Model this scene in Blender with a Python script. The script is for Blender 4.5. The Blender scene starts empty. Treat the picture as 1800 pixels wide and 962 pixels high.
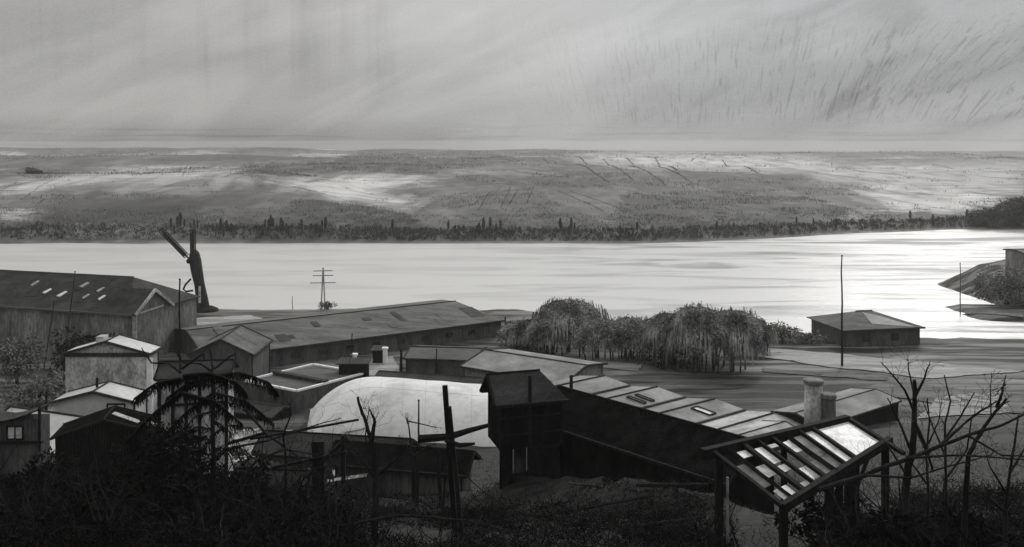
import bpy, math, random
from mathutils import Vector, noise as N
random.seed(7)
C = bpy.context.scene.collection
F, H, HZ = 1559.0, 40.0, 250.0          # focal length in picture units, eye height, horizon row

# ------------------------------------------------------------------ numbers
def sm(a, b, x):
    t = max(0.0, min(1.0, (x-a)/(b-a))); return t*t*(3-2*t)
def tab(t, x):
    if x <= t[0][0]: return t[0][1]
    for (a, va), (b, vb) in zip(t, t[1:]):
        if x <= b:
            k = (x-a)/(b-a); return va+(vb-va)*k
    return t[-1][1]
def nz(x, y, s, o=0.0): return N.noise(Vector((x/s+o, y/s-o*1.7, o)))
def X(px, Y): return (px-900.0)*Y/F
def W(px, py, Y): return Vector((X(px, Y), Y, H-(py-HZ)*Y/F))
def WZ(px, py, z):
    Y = (H-z)*F/(py-HZ); return Vector((X(px, Y), Y, z))

NEAR = [(-200, 37), (-20, 37), (0, 36), (10, 32.5), (20, 29), (34, 23.8), (45, 20.6), (60, 15.8), (80, 10.2), (100, 6.0), (120, 3.2), (150, 1.5), (400, 1.1)]
def shore(x):
    if x < 0: b = 209
    else: b = 209-28*sm(0, 24, x)-4*sm(60, 100, x)
    return b+2.2*nz(x, 3, 14, 5)+1.0*nz(x, 9, 4, 2)
def T(x, y):
    z = tab(NEAR, y)
    amp = 0.15+0.5*(1-sm(50, 120, y))
    z += amp*nz(x, y, 7, 1)+0.5*amp*nz(x, y, 2.3, 4)
    z -= 0.05*(abs(x) > 25)*0
    if 40 < y < 66:                                            # spoil bank along the barn
        t = max(0, min(1, ((x-1)*9.5-(y-58)*10.2)/(9.5**2+10.2**2))); dx, dy = x-1-9.5*t, y-58+10.2*t
        z += (1.7+.5*nz(x, y, 1.6, 5))*math.exp(-(dx*dx+dy*dy)/5.5)
    s = shore(x)
    z -= 3.6*sm(s-5, s+9, y)
    if x > 60:                                                 # spit and headland on the right
        lo, hi = 197+2*nz(x, 1, 12, 3), 214+3*nz(x, 2, 20, 8)
        w = sm(92, 112, x+4*nz(y, x, 5, 6))*sm(lo-3, lo+2, y)*(1-sm(hi, hi+8, y))
        z = max(z, -2.2+3.1*w)
        hd = sm(112, 135, x)*sm(205, 216, y)*(1-sm(245, 262, y))
        z = max(z, -2.2+9.5*hd+1.2*hd*nz(x, y, 5, 2))
        pool = sm(70, 80, x)*(1-sm(108, 118, x))*sm(180, 184, y)
    return z
def G(px, py, y0=14, y1=400, step=0.5):
    """where the line of sight through a picture point meets the near ground"""
    y = y0
    while y < y1:
        p = W(px, py, y)
        if T(p.x, p.y) >= p.z: return Vector((p.x, p.y, T(p.x, p.y)))
        y += step
    return W(px, py, y1)

FARB = [(0, .4), (12, 2.2), (60, 4.6), (200, 6.8), (400, 8.4), (1000, 10), (2300, 11), (2900, 2), (4300, -70)]
def farshore(u): return 353+6*sm(-.2, -.55, u)*0+8*sm(-.25, -.5, -abs(u))*0+56*sm(.12, .55, u)+3*nz(u*300, 0, 20, 3)
def HT(x, y):
    u = x/y; s = y-farshore(u)
    if s < 0: return -2.0+2.4*sm(-12, 0, s)
    z = tab(FARB, s)
    z += 14.5*math.exp(-((y-545)/110)**2)*(1-sm(-.31, -.10, u))*(.9+.1*sm(-.6, -.3, u))
    z += 5.0*math.exp(-((y-820)/150)**2)*sm(-.33, -.18, u)*(1-sm(.0, .15, u))
    z += 3.2*math.exp(-((y-700)/160)**2)*sm(.0, .12, u)*(1-sm(.3, .48, u))
    z += 12*math.exp(-((y-2300)/700)**2)*(1-sm(-.3, -.0, u))
    z += 9*math.exp(-((y-2100)/600)**2)*math.exp(-((u-.05)/.16)**2)
    z += 2*math.exp(-((y-2600)/900)**2)*sm(.2, .5, u)
    g = sm(0, 120, s)
    z += g*(1.6*nz(x, y, 140, 1)+.7*nz(x, y, 45, 2))+sm(500, 1500, s)*(7*nz(x, y*.5, 520, 6)+3*nz(x, y*.6, 150, 7))
    z += sm(60, 300, s)*(2.6*nz(x*.6, y, 150, 11)+6.0*math.sin(y/95+3*nz(x, y, 420, 5))*sm(150, 600, s)*(1-sm(1400, 2200, s)))
    return z
def GF(px, py):
    y = 345.0
    while y < 8000:
        p = W(px, py, y)
        if HT(p.x, p.y) >= p.z: return Vector((p.x, p.y, HT(p.x, p.y)))
        y *= 1.004
    return None

# ------------------------------------------------------------------ materials (all greys: the place is drawn in black, white and grey)
MATS = {}
def mat(name, c1, c2, scale=(1, 1, 1), det=6, rough=.85, bump=.25, lo=.35, hi=.65, warm=0.0, rib=None, spec=.3, fine=.25, dist=0.0, transl=0.0):
    m = bpy.data.materials.new(name); m.use_nodes = True
    nt = m.node_tree; n = nt.nodes; L = nt.links.new
    b = n['Principled BSDF']; b.inputs['Roughness'].default_value = rough
    b.inputs['Specular IOR Level'].default_value = spec
    tc = n.new('ShaderNodeTexCoord'); mp = n.new('ShaderNodeMapping'); mp.inputs['Scale'].default_value = scale
    L(tc.outputs['Object'], mp.inputs['Vector'])
    t = n.new('ShaderNodeTexNoise'); t.inputs['Scale'].default_value = 1; t.inputs['Detail'].default_value = det
    t.inputs['Roughness'].default_value = .62; t.inputs['Distortion'].default_value = dist
    L(mp.outputs[0], t.inputs['Vector'])
    r = n.new('ShaderNodeMapRange'); r.inputs['From Min'].default_value = lo; r.inputs['From Max'].default_value = hi
    L(t.outputs['Fac'], r.inputs['Value'])
    f = n.new('ShaderNodeTexNoise'); f.inputs['Scale'].default_value = 9; f.inputs['Detail'].default_value = 4
    L(mp.outputs[0], f.inputs['Vector'])
    mx = n.new('ShaderNodeMix'); mx.data_type = 'RGBA'
    def g(c): return (c*(1+warm), c, c*(1-warm), 1)
    mx.inputs['A'].default_value = g(c1); mx.inputs['B'].default_value = g(c2)
    L(r.outputs[0], mx.inputs['Factor'])
    r2 = n.new('ShaderNodeMapRange'); r2.inputs['From Min'].default_value = .3; r2.inputs['From Max'].default_value = .7
    r2.inputs['To Min'].default_value = 1-fine; r2.inputs['To Max'].default_value = 1+fine
    L(f.outputs['Fac'], r2.inputs['Value'])
    mu = n.new('ShaderNodeVectorMath'); mu.operation = 'SCALE'
    L(mx.outputs['Result'], mu.inputs[0]); L(r2.outputs[0], mu.inputs['Scale'])
    L(mu.outputs[0], b.inputs['Base Color'])
    bp = n.new('ShaderNodeBump'); bp.inputs['Strength'].default_value = bump; bp.inputs['Distance'].default_value = .06
    hgt = t.outputs['Fac']
    if rib:                                            # corrugation or boards: rib = (axis scale vector, strength)
        mp2 = n.new('ShaderNodeMapping'); mp2.inputs['Rotation'].default_value = (0, 0, rib[1]); L(tc.outputs['Object'], mp2.inputs['Vector'])
        wv = n.new('ShaderNodeTexWave'); wv.inputs['Scale'].default_value = rib[0]; wv.inputs['Distortion'].default_value = .4
        wv.inputs['Detail'].default_value = 1; wv.bands_direction = rib[3] if len(rib) > 3 else 'X'
        L(mp2.outputs[0], wv.inputs['Vector'])
        ad = n.new('ShaderNodeMath'); ad.operation = 'MULTIPLY_ADD'; ad.inputs[1].default_value = rib[2]
        L(wv.outputs['Fac'], ad.inputs[0]); L(t.outputs['Fac'], ad.inputs[2]); hgt = ad.outputs[0]
    L(hgt, bp.inputs['Height']); L(bp.outputs[0], b.inputs['Normal'])
    MATS[name] = m; return m

mat('near_earth', .002, .03, (.35, 1.5, .8), lo=.42, hi=.74, bump=.9, fine=.8, dist=1.6)
mat('hill_turf', .05, .2, (.012, .0035, .05), lo=.33, hi=.66, bump=0, fine=.45, dist=.8, warm=.01)
mat('pale_field', .45, .75, (.03, .008, .1), lo=.3, hi=.6, bump=0, fine=.2, warm=.01)
mat('grey_field', .18, .34, (.03, .008, .1), lo=.3, hi=.6, bump=0, fine=.3, warm=.01)
mat('pale_road', .16, .36, (.06, .5, .3), bump=.1, fine=.25)
mat('mud', .03, .12, (.08, .5, .4), bump=.3, fine=.5, dist=.8)
mat('sand', .08, .3, (.05, .4, .4), bump=.2, fine=.4)
mat('dark_roof', .01, .05, (.35, .35, .9), rib=(1.6, .6, .8), bump=.4, fine=.3, lo=.35, hi=.7)
mat('mid_roof', .04, .15, (.1, .45, .9), rib=(1.2, .5, .5), bump=.3, lo=.3, hi=.7)
mat('pale_roof', .13, .29, (.22, .22, .5), rib=(2.2, -.9, .35), bump=.2, fine=.12)
mat('pale_roof_worn', .2, .5, (.25, .25, .5), rib=(2.2, .9, .35), bump=.2, fine=.15)
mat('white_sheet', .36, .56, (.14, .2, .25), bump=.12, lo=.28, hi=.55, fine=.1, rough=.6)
mat('vault_skin', .5, .76, (.16, .22, .25), bump=.2, lo=.3, hi=.5, fine=.08, rough=.6)
mat('white_trim', .65, .85, (1, 1, 1), bump=.05, fine=.1)
mat('grey_render', .07, .24, (.3, .3, .09), bump=.3, fine=.42, lo=.35, hi=.65, warm=.01)
mat('pale_render', .22, .5, (.4, .4, .22), bump=.3, fine=.42, lo=.35, hi=.6)
mat('dark_render', .03, .1, (.5, .5, .12), bump=.3, fine=.35, rib=(1.3, .6, .5))
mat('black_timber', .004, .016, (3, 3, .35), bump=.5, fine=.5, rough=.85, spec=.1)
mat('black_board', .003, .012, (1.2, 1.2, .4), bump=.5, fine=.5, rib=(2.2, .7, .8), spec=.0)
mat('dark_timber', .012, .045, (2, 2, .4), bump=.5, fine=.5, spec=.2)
mat('steel', .05, .12, (1, 1, .2), bump=.1, rough=.6)
mat('pale_steel', .25, .4, (1, 1, .2), bump=.1, rough=.6)
mat('dark_glass', .01, .02, (1, 1, 1), bump=0, rough=.15, spec=.6)
mat('pale_glass', .3, .62, (1.5, 1.5, .8), bump=.15, rough=.5, lo=.35, hi=.55)
mat('willow_leaf', .02, .42, (.22, .22, .3), bump=0, fine=.3, lo=.36, hi=.66)
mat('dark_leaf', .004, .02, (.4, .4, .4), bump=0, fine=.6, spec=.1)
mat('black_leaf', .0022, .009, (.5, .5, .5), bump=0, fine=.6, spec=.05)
mat('grey_leaf', .07, .2, (.2, .2, .3), bump=0, fine=.5)
mat('hedge_leaf', .08, .16, (.04, .02, .1), bump=0, fine=.5)
mat('far_leaf', .02, .085, (.04, .02, .1), bump=0, fine=.5)
mat('pale_scrub', .14, .5, (.12, .1, .3), bump=0, fine=.5)
mat('pale_grass', .3, .6, (1, 1, 1), bump=0, fine=.4)
mat('bark', .006, .025, (2, 2, .4), bump=.6, fine=.5, spec=.1)
mat('stone', .1, .35, (.6, .6, .8), bump=.6, fine=.3)

def river_mat():
    m = bpy.data.materials.new('river_water'); m.use_nodes = True
    nt = m.node_tree; n = nt.nodes; L = nt.links.new; b = n['Principled BSDF']
    tc = n.new('ShaderNodeTexCoord')
    def nzn(sc, s, d, dist=0):
        mp = n.new('ShaderNodeMapping'); mp.inputs['Scale'].default_value = sc; L(tc.outputs['Object'], mp.inputs['Vector'])
        t = n.new('ShaderNodeTexNoise'); t.inputs['Scale'].default_value = s; t.inputs['Detail'].default_value = d; t.inputs['Distortion'].default_value = dist
        L(mp.outputs[0], t.inputs['Vector']); return t.outputs['Fac']
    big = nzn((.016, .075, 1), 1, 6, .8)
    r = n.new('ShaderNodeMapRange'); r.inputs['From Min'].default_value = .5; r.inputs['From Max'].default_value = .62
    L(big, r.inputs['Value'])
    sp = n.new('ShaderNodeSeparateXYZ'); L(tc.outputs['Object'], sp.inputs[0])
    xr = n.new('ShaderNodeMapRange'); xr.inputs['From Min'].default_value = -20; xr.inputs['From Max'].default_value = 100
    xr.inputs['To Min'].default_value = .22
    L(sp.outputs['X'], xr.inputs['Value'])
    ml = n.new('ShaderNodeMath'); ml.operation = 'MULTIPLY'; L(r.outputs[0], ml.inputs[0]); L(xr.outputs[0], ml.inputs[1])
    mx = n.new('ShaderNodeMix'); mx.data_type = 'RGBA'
    mx.inputs['A'].default_value = (.57, .565, .55, 1); mx.inputs['B'].default_value = (.17, .17, .175, 1)   # pale water and greyer streaks
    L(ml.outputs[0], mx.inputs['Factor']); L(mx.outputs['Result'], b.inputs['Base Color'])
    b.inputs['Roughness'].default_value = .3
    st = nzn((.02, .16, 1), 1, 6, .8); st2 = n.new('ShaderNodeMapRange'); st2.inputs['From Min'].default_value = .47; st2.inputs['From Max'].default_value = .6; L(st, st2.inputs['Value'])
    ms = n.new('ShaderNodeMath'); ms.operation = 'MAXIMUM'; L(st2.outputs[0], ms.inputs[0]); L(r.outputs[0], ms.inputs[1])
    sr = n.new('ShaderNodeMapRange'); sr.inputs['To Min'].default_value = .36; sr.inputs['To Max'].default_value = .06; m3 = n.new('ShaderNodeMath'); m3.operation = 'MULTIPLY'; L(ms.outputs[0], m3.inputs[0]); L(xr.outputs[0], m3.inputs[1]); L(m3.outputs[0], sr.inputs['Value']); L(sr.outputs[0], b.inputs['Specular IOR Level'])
    bp = n.new('ShaderNodeBump'); bp.inputs['Strength'].default_value = .5; bp.inputs['Distance'].default_value = .25
    L(nzn((.35, 1.6, 1), 1, 5), bp.inputs['Height']); L(bp.outputs[0], b.inputs['Normal'])
    return m
MATS['river_water'] = river_mat()

# ------------------------------------------------------------------ mesh and object helpers
class MB:
    def __init__(s): s.v = []; s.f = []
    def q(s, *p):
        b = len(s.v); s.v += [tuple(a) for a in p]; s.f.append(tuple(range(b, b+len(p)))); return s
    def solid(s, top, drop):
        """a slab: polygon top, copy of it moved by drop, sides"""
        d = Vector(drop); t = [Vector(a) for a in top]; b = len(s.v); n = len(t)
        s.v += [tuple(a) for a in t]+[tuple(a+d) for a in t]
        s.f.append(tuple(range(b, b+n))); s.f.append(tuple(b+n+i for i in reversed(range(n))))
        for i in range(n):
            j = (i+1) % n; s.f.append((b+i, b+n+i, b+n+j, b+j))
        return s
    def box(s, x0, x1, y0, y1, z0, z1):
        return s.solid([(x0, y0, z1), (x1, y0, z1), (x1, y1, z1), (x0, y1, z1)], (0, 0, z0-z1))
    def bar(s, a, b, w, h=None):
        a, b = Vector(a), Vector(b); h = h or w; d = (b-a)
        if d.length < 1e-6: return s
        d.normalize(); up = Vector((0, 0, 1)) if abs(d.z) < .95 else Vector((0, 1, 0))
        sx = d.cross(up).normalized()*w/2; sy = sx.normalized().cross(d).normalized()*h/2
        return s.solid([a-sx-sy, a+sx-sy, a+sx+sy, a-sx+sy], b-a)
    def tube(s, pts, rad, n=6):
        pts = [Vector(p) for p in pts]; m = len(pts)
        if not hasattr(rad, '__len__'): rad = [rad]*m
        b = len(s.v)
        for i, p in enumerate(pts):
            d = (pts[min(i+1, m-1)]-pts[max(i-1, 0)])
            d = d.normalized() if d.length > 1e-9 else Vector((0, 0, 1))
            ref = Vector((1, 0, 0)) if abs(d.x) < .8 else Vector((0, 1, 0))
            a = d.cross(ref).normalized(); c = d.cross(a)
            for k in range(n):
                t = 2*math.pi*k/n; s.v.append(tuple(p+(a*math.cos(t)+c*math.sin(t))*rad[i]))
        for i in range(m-1):
            for k in range(n):
                k2 = (k+1) % n; s.f.append((b+i*n+k, b+i*n+k2, b+(i+1)*n+k2, b+(i+1)*n+k))
        s.f.append(tuple(b+k for k in reversed(range(n)))); s.f.append(tuple(b+(m-1)*n+k for k in range(n)))
        return s
    def lathe(s, cx, cy, prof, n=16):
        return s.tube([(cx, cy, z) for z, r in prof], [r for z, r in prof], n)
    def grid(s, P, nu, nv):
        b = len(s.v)
        for j in range(nv+1):
            for i in range(nu+1): s.v.append(tuple(P(i/nu, j/nv)))
        for j in range(nv):
            for i in range(nu):
                a = b+j*(nu+1)+i; s.f.append((a, a+1, a+nu+2, a+nu+1))
        return s
    def leaf(s, p, d, w, l):
        p = Vector(p); d = Vector(d).normalized(); r = Vector((random.gauss(0, 1), random.gauss(0, 1), random.gauss(0, 1)))
        c = d.cross(r)
        c = c.normalized()*w if c.length > 1e-5 else Vector((w, 0, 0))
        b = len(s.v); s.v += [tuple(p-c), tuple(p+c), tuple(p+c*.5+d*l), tuple(p-c*.3+d*l*.9)]; s.f.append((b, b+1, b+2, b+3)); return s
    def build(s, name, m, parent=None, smooth=False, **props):
        me = bpy.data.meshes.new(name); o0 = ORG.get(parent.name, Vector()) if parent else props.pop('org', Vector())
        props.pop('org', None)
        me.from_pydata([(a[0]-o0.x, a[1]-o0.y, a[2]-o0.z) for a in s.v], [], s.f); me.update()
        me.materials.append(MATS[m])
        if smooth: me.polygons.foreach_set('use_smooth', [True]*len(me.polygons))
        o = bpy.data.objects.new(name, me); C.objects.link(o)
        if parent: o.parent = parent; ORG[o.name] = o0
        else: o.location = o0; ORG[o.name] = o0
        for k, v in props.items(): o[k] = v
        return o
ORG = {}
def thing(name, label, cat, loc, group=None):
    o = bpy.data.objects.new(name, None); C.objects.link(o); o.location = loc; ORG[o.name] = Vector(loc)
    o['label'] = label; o['category'] = cat
    if group: o['group'] = group
    return o
def copy_tree(o, parent=None):
    c = o.copy(); C.objects.link(c)
    if parent: c.parent = parent
    for ch in list(o.children): copy_tree(ch, c)
    return c

# ------------------------------------------------------------------ setting: ground, river, hills
g = MB()
ys = []
y = -120.0
while y < 300: ys.append(y); y += 8 if y < 8 else (.55 if y < 62 else (.9 if y < 125 else 1.3))
NX = 300
def gx(i):
    t = i/NX*2-1; return 165*t+760*t**5
for y in ys:
    for i in range(NX+1): x = gx(i); g.v.append((x, y, T(x, y)))
for j in range(len(ys)-1):
    for i in range(NX):
        a = j*(NX+1)+i; g.f.append((a, a+1, a+NX+2, a+NX+1))
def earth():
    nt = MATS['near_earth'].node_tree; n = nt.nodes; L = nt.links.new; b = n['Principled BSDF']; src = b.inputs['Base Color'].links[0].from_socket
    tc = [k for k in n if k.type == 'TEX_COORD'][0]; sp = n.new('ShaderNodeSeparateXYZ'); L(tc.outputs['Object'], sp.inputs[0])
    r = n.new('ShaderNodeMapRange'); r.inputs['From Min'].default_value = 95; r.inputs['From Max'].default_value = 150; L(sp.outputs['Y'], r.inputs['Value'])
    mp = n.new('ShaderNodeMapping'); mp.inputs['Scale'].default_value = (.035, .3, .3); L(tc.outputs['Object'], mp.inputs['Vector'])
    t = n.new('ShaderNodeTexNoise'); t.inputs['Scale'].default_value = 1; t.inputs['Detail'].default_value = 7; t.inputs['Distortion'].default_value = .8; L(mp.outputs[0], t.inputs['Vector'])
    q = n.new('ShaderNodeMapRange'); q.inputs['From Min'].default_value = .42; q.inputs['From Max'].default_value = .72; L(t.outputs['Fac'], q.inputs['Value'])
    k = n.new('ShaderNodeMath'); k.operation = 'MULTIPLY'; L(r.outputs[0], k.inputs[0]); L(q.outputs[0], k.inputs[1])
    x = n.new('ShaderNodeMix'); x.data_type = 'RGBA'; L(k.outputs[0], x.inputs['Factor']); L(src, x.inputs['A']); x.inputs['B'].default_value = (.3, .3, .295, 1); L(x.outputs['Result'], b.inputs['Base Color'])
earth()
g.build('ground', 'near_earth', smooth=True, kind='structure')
h = MB()
yy = [320.0]
while yy[-1] < 4100: yy.append(yy[-1]*(1.006 if yy[-1] < 900 else 1.016))
NU = 560
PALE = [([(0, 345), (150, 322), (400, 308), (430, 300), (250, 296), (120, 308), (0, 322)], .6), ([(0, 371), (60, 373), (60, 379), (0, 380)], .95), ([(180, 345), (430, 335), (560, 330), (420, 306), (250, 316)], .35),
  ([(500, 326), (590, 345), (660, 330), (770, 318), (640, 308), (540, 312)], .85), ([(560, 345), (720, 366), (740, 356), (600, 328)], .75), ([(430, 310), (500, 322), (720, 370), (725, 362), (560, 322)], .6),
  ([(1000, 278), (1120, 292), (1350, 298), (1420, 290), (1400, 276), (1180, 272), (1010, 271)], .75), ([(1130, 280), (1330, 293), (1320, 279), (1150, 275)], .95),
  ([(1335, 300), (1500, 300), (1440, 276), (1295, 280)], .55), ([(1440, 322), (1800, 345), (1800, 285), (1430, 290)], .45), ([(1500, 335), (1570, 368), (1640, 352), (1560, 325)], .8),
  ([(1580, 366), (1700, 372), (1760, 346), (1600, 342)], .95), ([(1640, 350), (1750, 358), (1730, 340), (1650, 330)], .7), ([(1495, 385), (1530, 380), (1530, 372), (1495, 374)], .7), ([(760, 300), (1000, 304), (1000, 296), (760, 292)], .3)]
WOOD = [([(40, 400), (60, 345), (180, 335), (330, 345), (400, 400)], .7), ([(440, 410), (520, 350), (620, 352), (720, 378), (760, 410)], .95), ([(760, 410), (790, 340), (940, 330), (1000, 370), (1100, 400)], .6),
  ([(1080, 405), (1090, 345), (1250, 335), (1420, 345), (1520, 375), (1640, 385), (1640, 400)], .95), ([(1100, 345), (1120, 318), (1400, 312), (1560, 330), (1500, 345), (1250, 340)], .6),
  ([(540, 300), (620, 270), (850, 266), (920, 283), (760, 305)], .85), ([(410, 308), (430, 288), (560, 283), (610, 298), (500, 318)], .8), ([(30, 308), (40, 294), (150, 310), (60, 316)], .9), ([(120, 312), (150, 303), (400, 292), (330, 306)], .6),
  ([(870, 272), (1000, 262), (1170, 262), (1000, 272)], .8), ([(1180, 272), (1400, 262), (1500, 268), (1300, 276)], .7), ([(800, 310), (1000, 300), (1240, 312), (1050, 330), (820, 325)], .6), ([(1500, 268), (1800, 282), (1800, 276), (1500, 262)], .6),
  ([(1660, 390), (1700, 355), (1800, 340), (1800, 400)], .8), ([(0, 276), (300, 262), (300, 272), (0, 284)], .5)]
def inside(P, x, y):
    c = False
    for (x0, y0), (x1, y1) in zip(P, P[1:]+P[:1]):
        if (y0 > y) != (y1 > y) and x < (x1-x0)*(y-y0)/(y1-y0)+x0: c = not c
    return c
pal, wod = [], []
for y in yy:
    for i in range(NU+1):
        u = -1.05+2.1*i/NU; z = HT(u*y, y); h.v.append((u*y, y, z))
        px = 900+F*u+14*nz(u*60, y/30, 1, 1)+5*nz(u*200, y/9, 1, 4); py = HZ+F*(H-z)/y+4*nz(u*40, y/40, 1, 2)
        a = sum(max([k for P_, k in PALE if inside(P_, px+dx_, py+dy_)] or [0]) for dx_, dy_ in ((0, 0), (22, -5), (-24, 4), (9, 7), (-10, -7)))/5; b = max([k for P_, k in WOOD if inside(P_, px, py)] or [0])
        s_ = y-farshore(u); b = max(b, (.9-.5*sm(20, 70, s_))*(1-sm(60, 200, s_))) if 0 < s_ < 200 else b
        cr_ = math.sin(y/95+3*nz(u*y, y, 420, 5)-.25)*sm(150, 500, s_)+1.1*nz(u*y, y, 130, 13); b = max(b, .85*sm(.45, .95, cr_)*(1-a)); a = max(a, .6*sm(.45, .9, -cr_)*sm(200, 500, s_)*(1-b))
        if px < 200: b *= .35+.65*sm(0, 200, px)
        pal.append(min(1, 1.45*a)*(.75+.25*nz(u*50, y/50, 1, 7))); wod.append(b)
for j in range(len(yy)-1):
    for i in range(NU):
        a = j*(NU+1)+i; h.f.append((a, a+1, a+NU+2, a+NU+1))
def hill_mat():
    m = MATS['hill_turf']; nt = m.node_tree; n = nt.nodes; L = nt.links.new; b = n['Principled BSDF']
    src = b.inputs['Base Color'].links[0].from_socket; tc = [k for k in n if k.type == 'TEX_COORD'][0]
    def noi(sc, lo, hi, d=.6):
        mp = n.new('ShaderNodeMapping'); mp.inputs['Scale'].default_value = sc; L(tc.outputs['Object'], mp.inputs['Vector'])
        t = n.new('ShaderNodeTexNoise'); t.inputs['Scale'].default_value = 1; t.inputs['Detail'].default_value = 7; t.inputs['Distortion'].default_value = d; L(mp.outputs[0], t.inputs['Vector'])
        r = n.new('ShaderNodeMapRange'); r.inputs['From Min'].default_value = lo; r.inputs['From Max'].default_value = hi; L(t.outputs['Fac'], r.inputs['Value']); return r.outputs[0]
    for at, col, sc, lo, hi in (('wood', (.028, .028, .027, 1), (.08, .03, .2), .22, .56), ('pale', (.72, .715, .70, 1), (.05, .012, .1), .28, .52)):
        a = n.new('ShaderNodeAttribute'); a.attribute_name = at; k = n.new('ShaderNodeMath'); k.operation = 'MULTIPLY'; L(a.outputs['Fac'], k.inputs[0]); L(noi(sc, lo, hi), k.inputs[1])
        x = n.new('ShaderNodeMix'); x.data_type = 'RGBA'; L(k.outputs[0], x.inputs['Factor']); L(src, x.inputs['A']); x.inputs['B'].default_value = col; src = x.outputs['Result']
    for rot, sc in ((.5, (.02, .45, .2)), (-.7, (.012, .3, .2))):                 # furrows and tracks
        mp = n.new('ShaderNodeMapping'); mp.inputs['Scale'].default_value = sc; mp.inputs['Rotation'].default_value = (0, 0, rot); L(tc.outputs['Object'], mp.inputs['Vector'])
        t = n.new('ShaderNodeTexNoise'); t.inputs['Scale'].default_value = 1; t.inputs['Detail'].default_value = 3; L(mp.outputs[0], t.inputs['Vector'])
        r = n.new('ShaderNodeMapRange'); r.inputs['From Min'].default_value = .56; r.inputs['From Max'].default_value = .68; r.inputs['To Max'].default_value = .55; L(t.outputs['Fac'], r.inputs['Value'])
        x = n.new('ShaderNodeMix'); x.data_type = 'RGBA'; L(r.outputs[0], x.inputs['Factor']); L(src, x.inputs['A']); x.inputs['B'].default_value = (.05, .05, .05, 1); src = x.outputs['Result']
    L(src, b.inputs['Base Color'])
hill_mat()
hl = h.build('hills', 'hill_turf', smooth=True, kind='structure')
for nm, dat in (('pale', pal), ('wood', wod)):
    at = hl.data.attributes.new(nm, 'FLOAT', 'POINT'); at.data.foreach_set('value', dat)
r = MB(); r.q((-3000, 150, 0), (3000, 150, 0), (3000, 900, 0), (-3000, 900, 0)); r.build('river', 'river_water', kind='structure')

def drape(pts, m, name='field', far=True, n=10, lift=.25, kind='structure', **kw):
    """a patch with four picture corners laid on the land"""
    hf = HT if far else T
    P = [(GF if far else G)(*p) for p in pts]
    if any(p is None for p in P): return
    def S(u, v):
        a = P[0].lerp(P[1], u); b = P[3].lerp(P[2], u); p = a.lerp(b, v)
        e = .03*min((P[1]-P[0]).length, 60); x = p.x+e*nz(u*7, v*7, 1, 3); y = p.y+e*nz(u*9, v*9, 1, 9)
        return (x, y, hf(x, y)+lift)
    mb = MB(); mb.grid(S, n*3, n); return mb.build(name, m, smooth=True, kind=kind)
# near flats: roads, bright yard, mud
def nd(pts, m, name, n=10): drape(pts, m, name, far=False, n=n, lift=.14)
nd([(1330, 628), (1640, 668), (1800, 655), (1340, 612)], 'pale_road', 'road', 14)
nd([(1500, 690), (1800, 730), (1800, 700), (1560, 672)], 'mud', 'path')
nd([(1610, 738), (1775, 728), (1762, 690), (1650, 700)], 'sand', 'yard', 24)
nd([(612, 662), (712, 662), (690, 628), (640, 630)], 'pale_road', 'yard')
nd([(980, 640), (1120, 655), (1130, 643), (985, 628)], 'pale_road', 'path')
nd([(1040, 634), (1240, 650), (1250, 641), (1050, 625)], 'sand', 'path')
nd([(400, 800), (600, 815), (590, 765), (420, 760)], 'sand', 'path')
nd([(345, 585), (480, 566), (440, 556), (345, 560)], 'pale_road', 'path')
nd([(1340, 655), (1560, 672), (1560, 664), (1340, 648)], 'mud', 'path')
nd([(0, 770), (110, 790), (110, 700), (0, 700)], 'mud', 'path')
nd([(270, 745), (120, 752), (60, 700), (130, 690)], 'sand', 'path')
nd([(1645, 556), (1800, 562), (1800, 548), (1645, 550)], 'mud', 'path')

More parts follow.
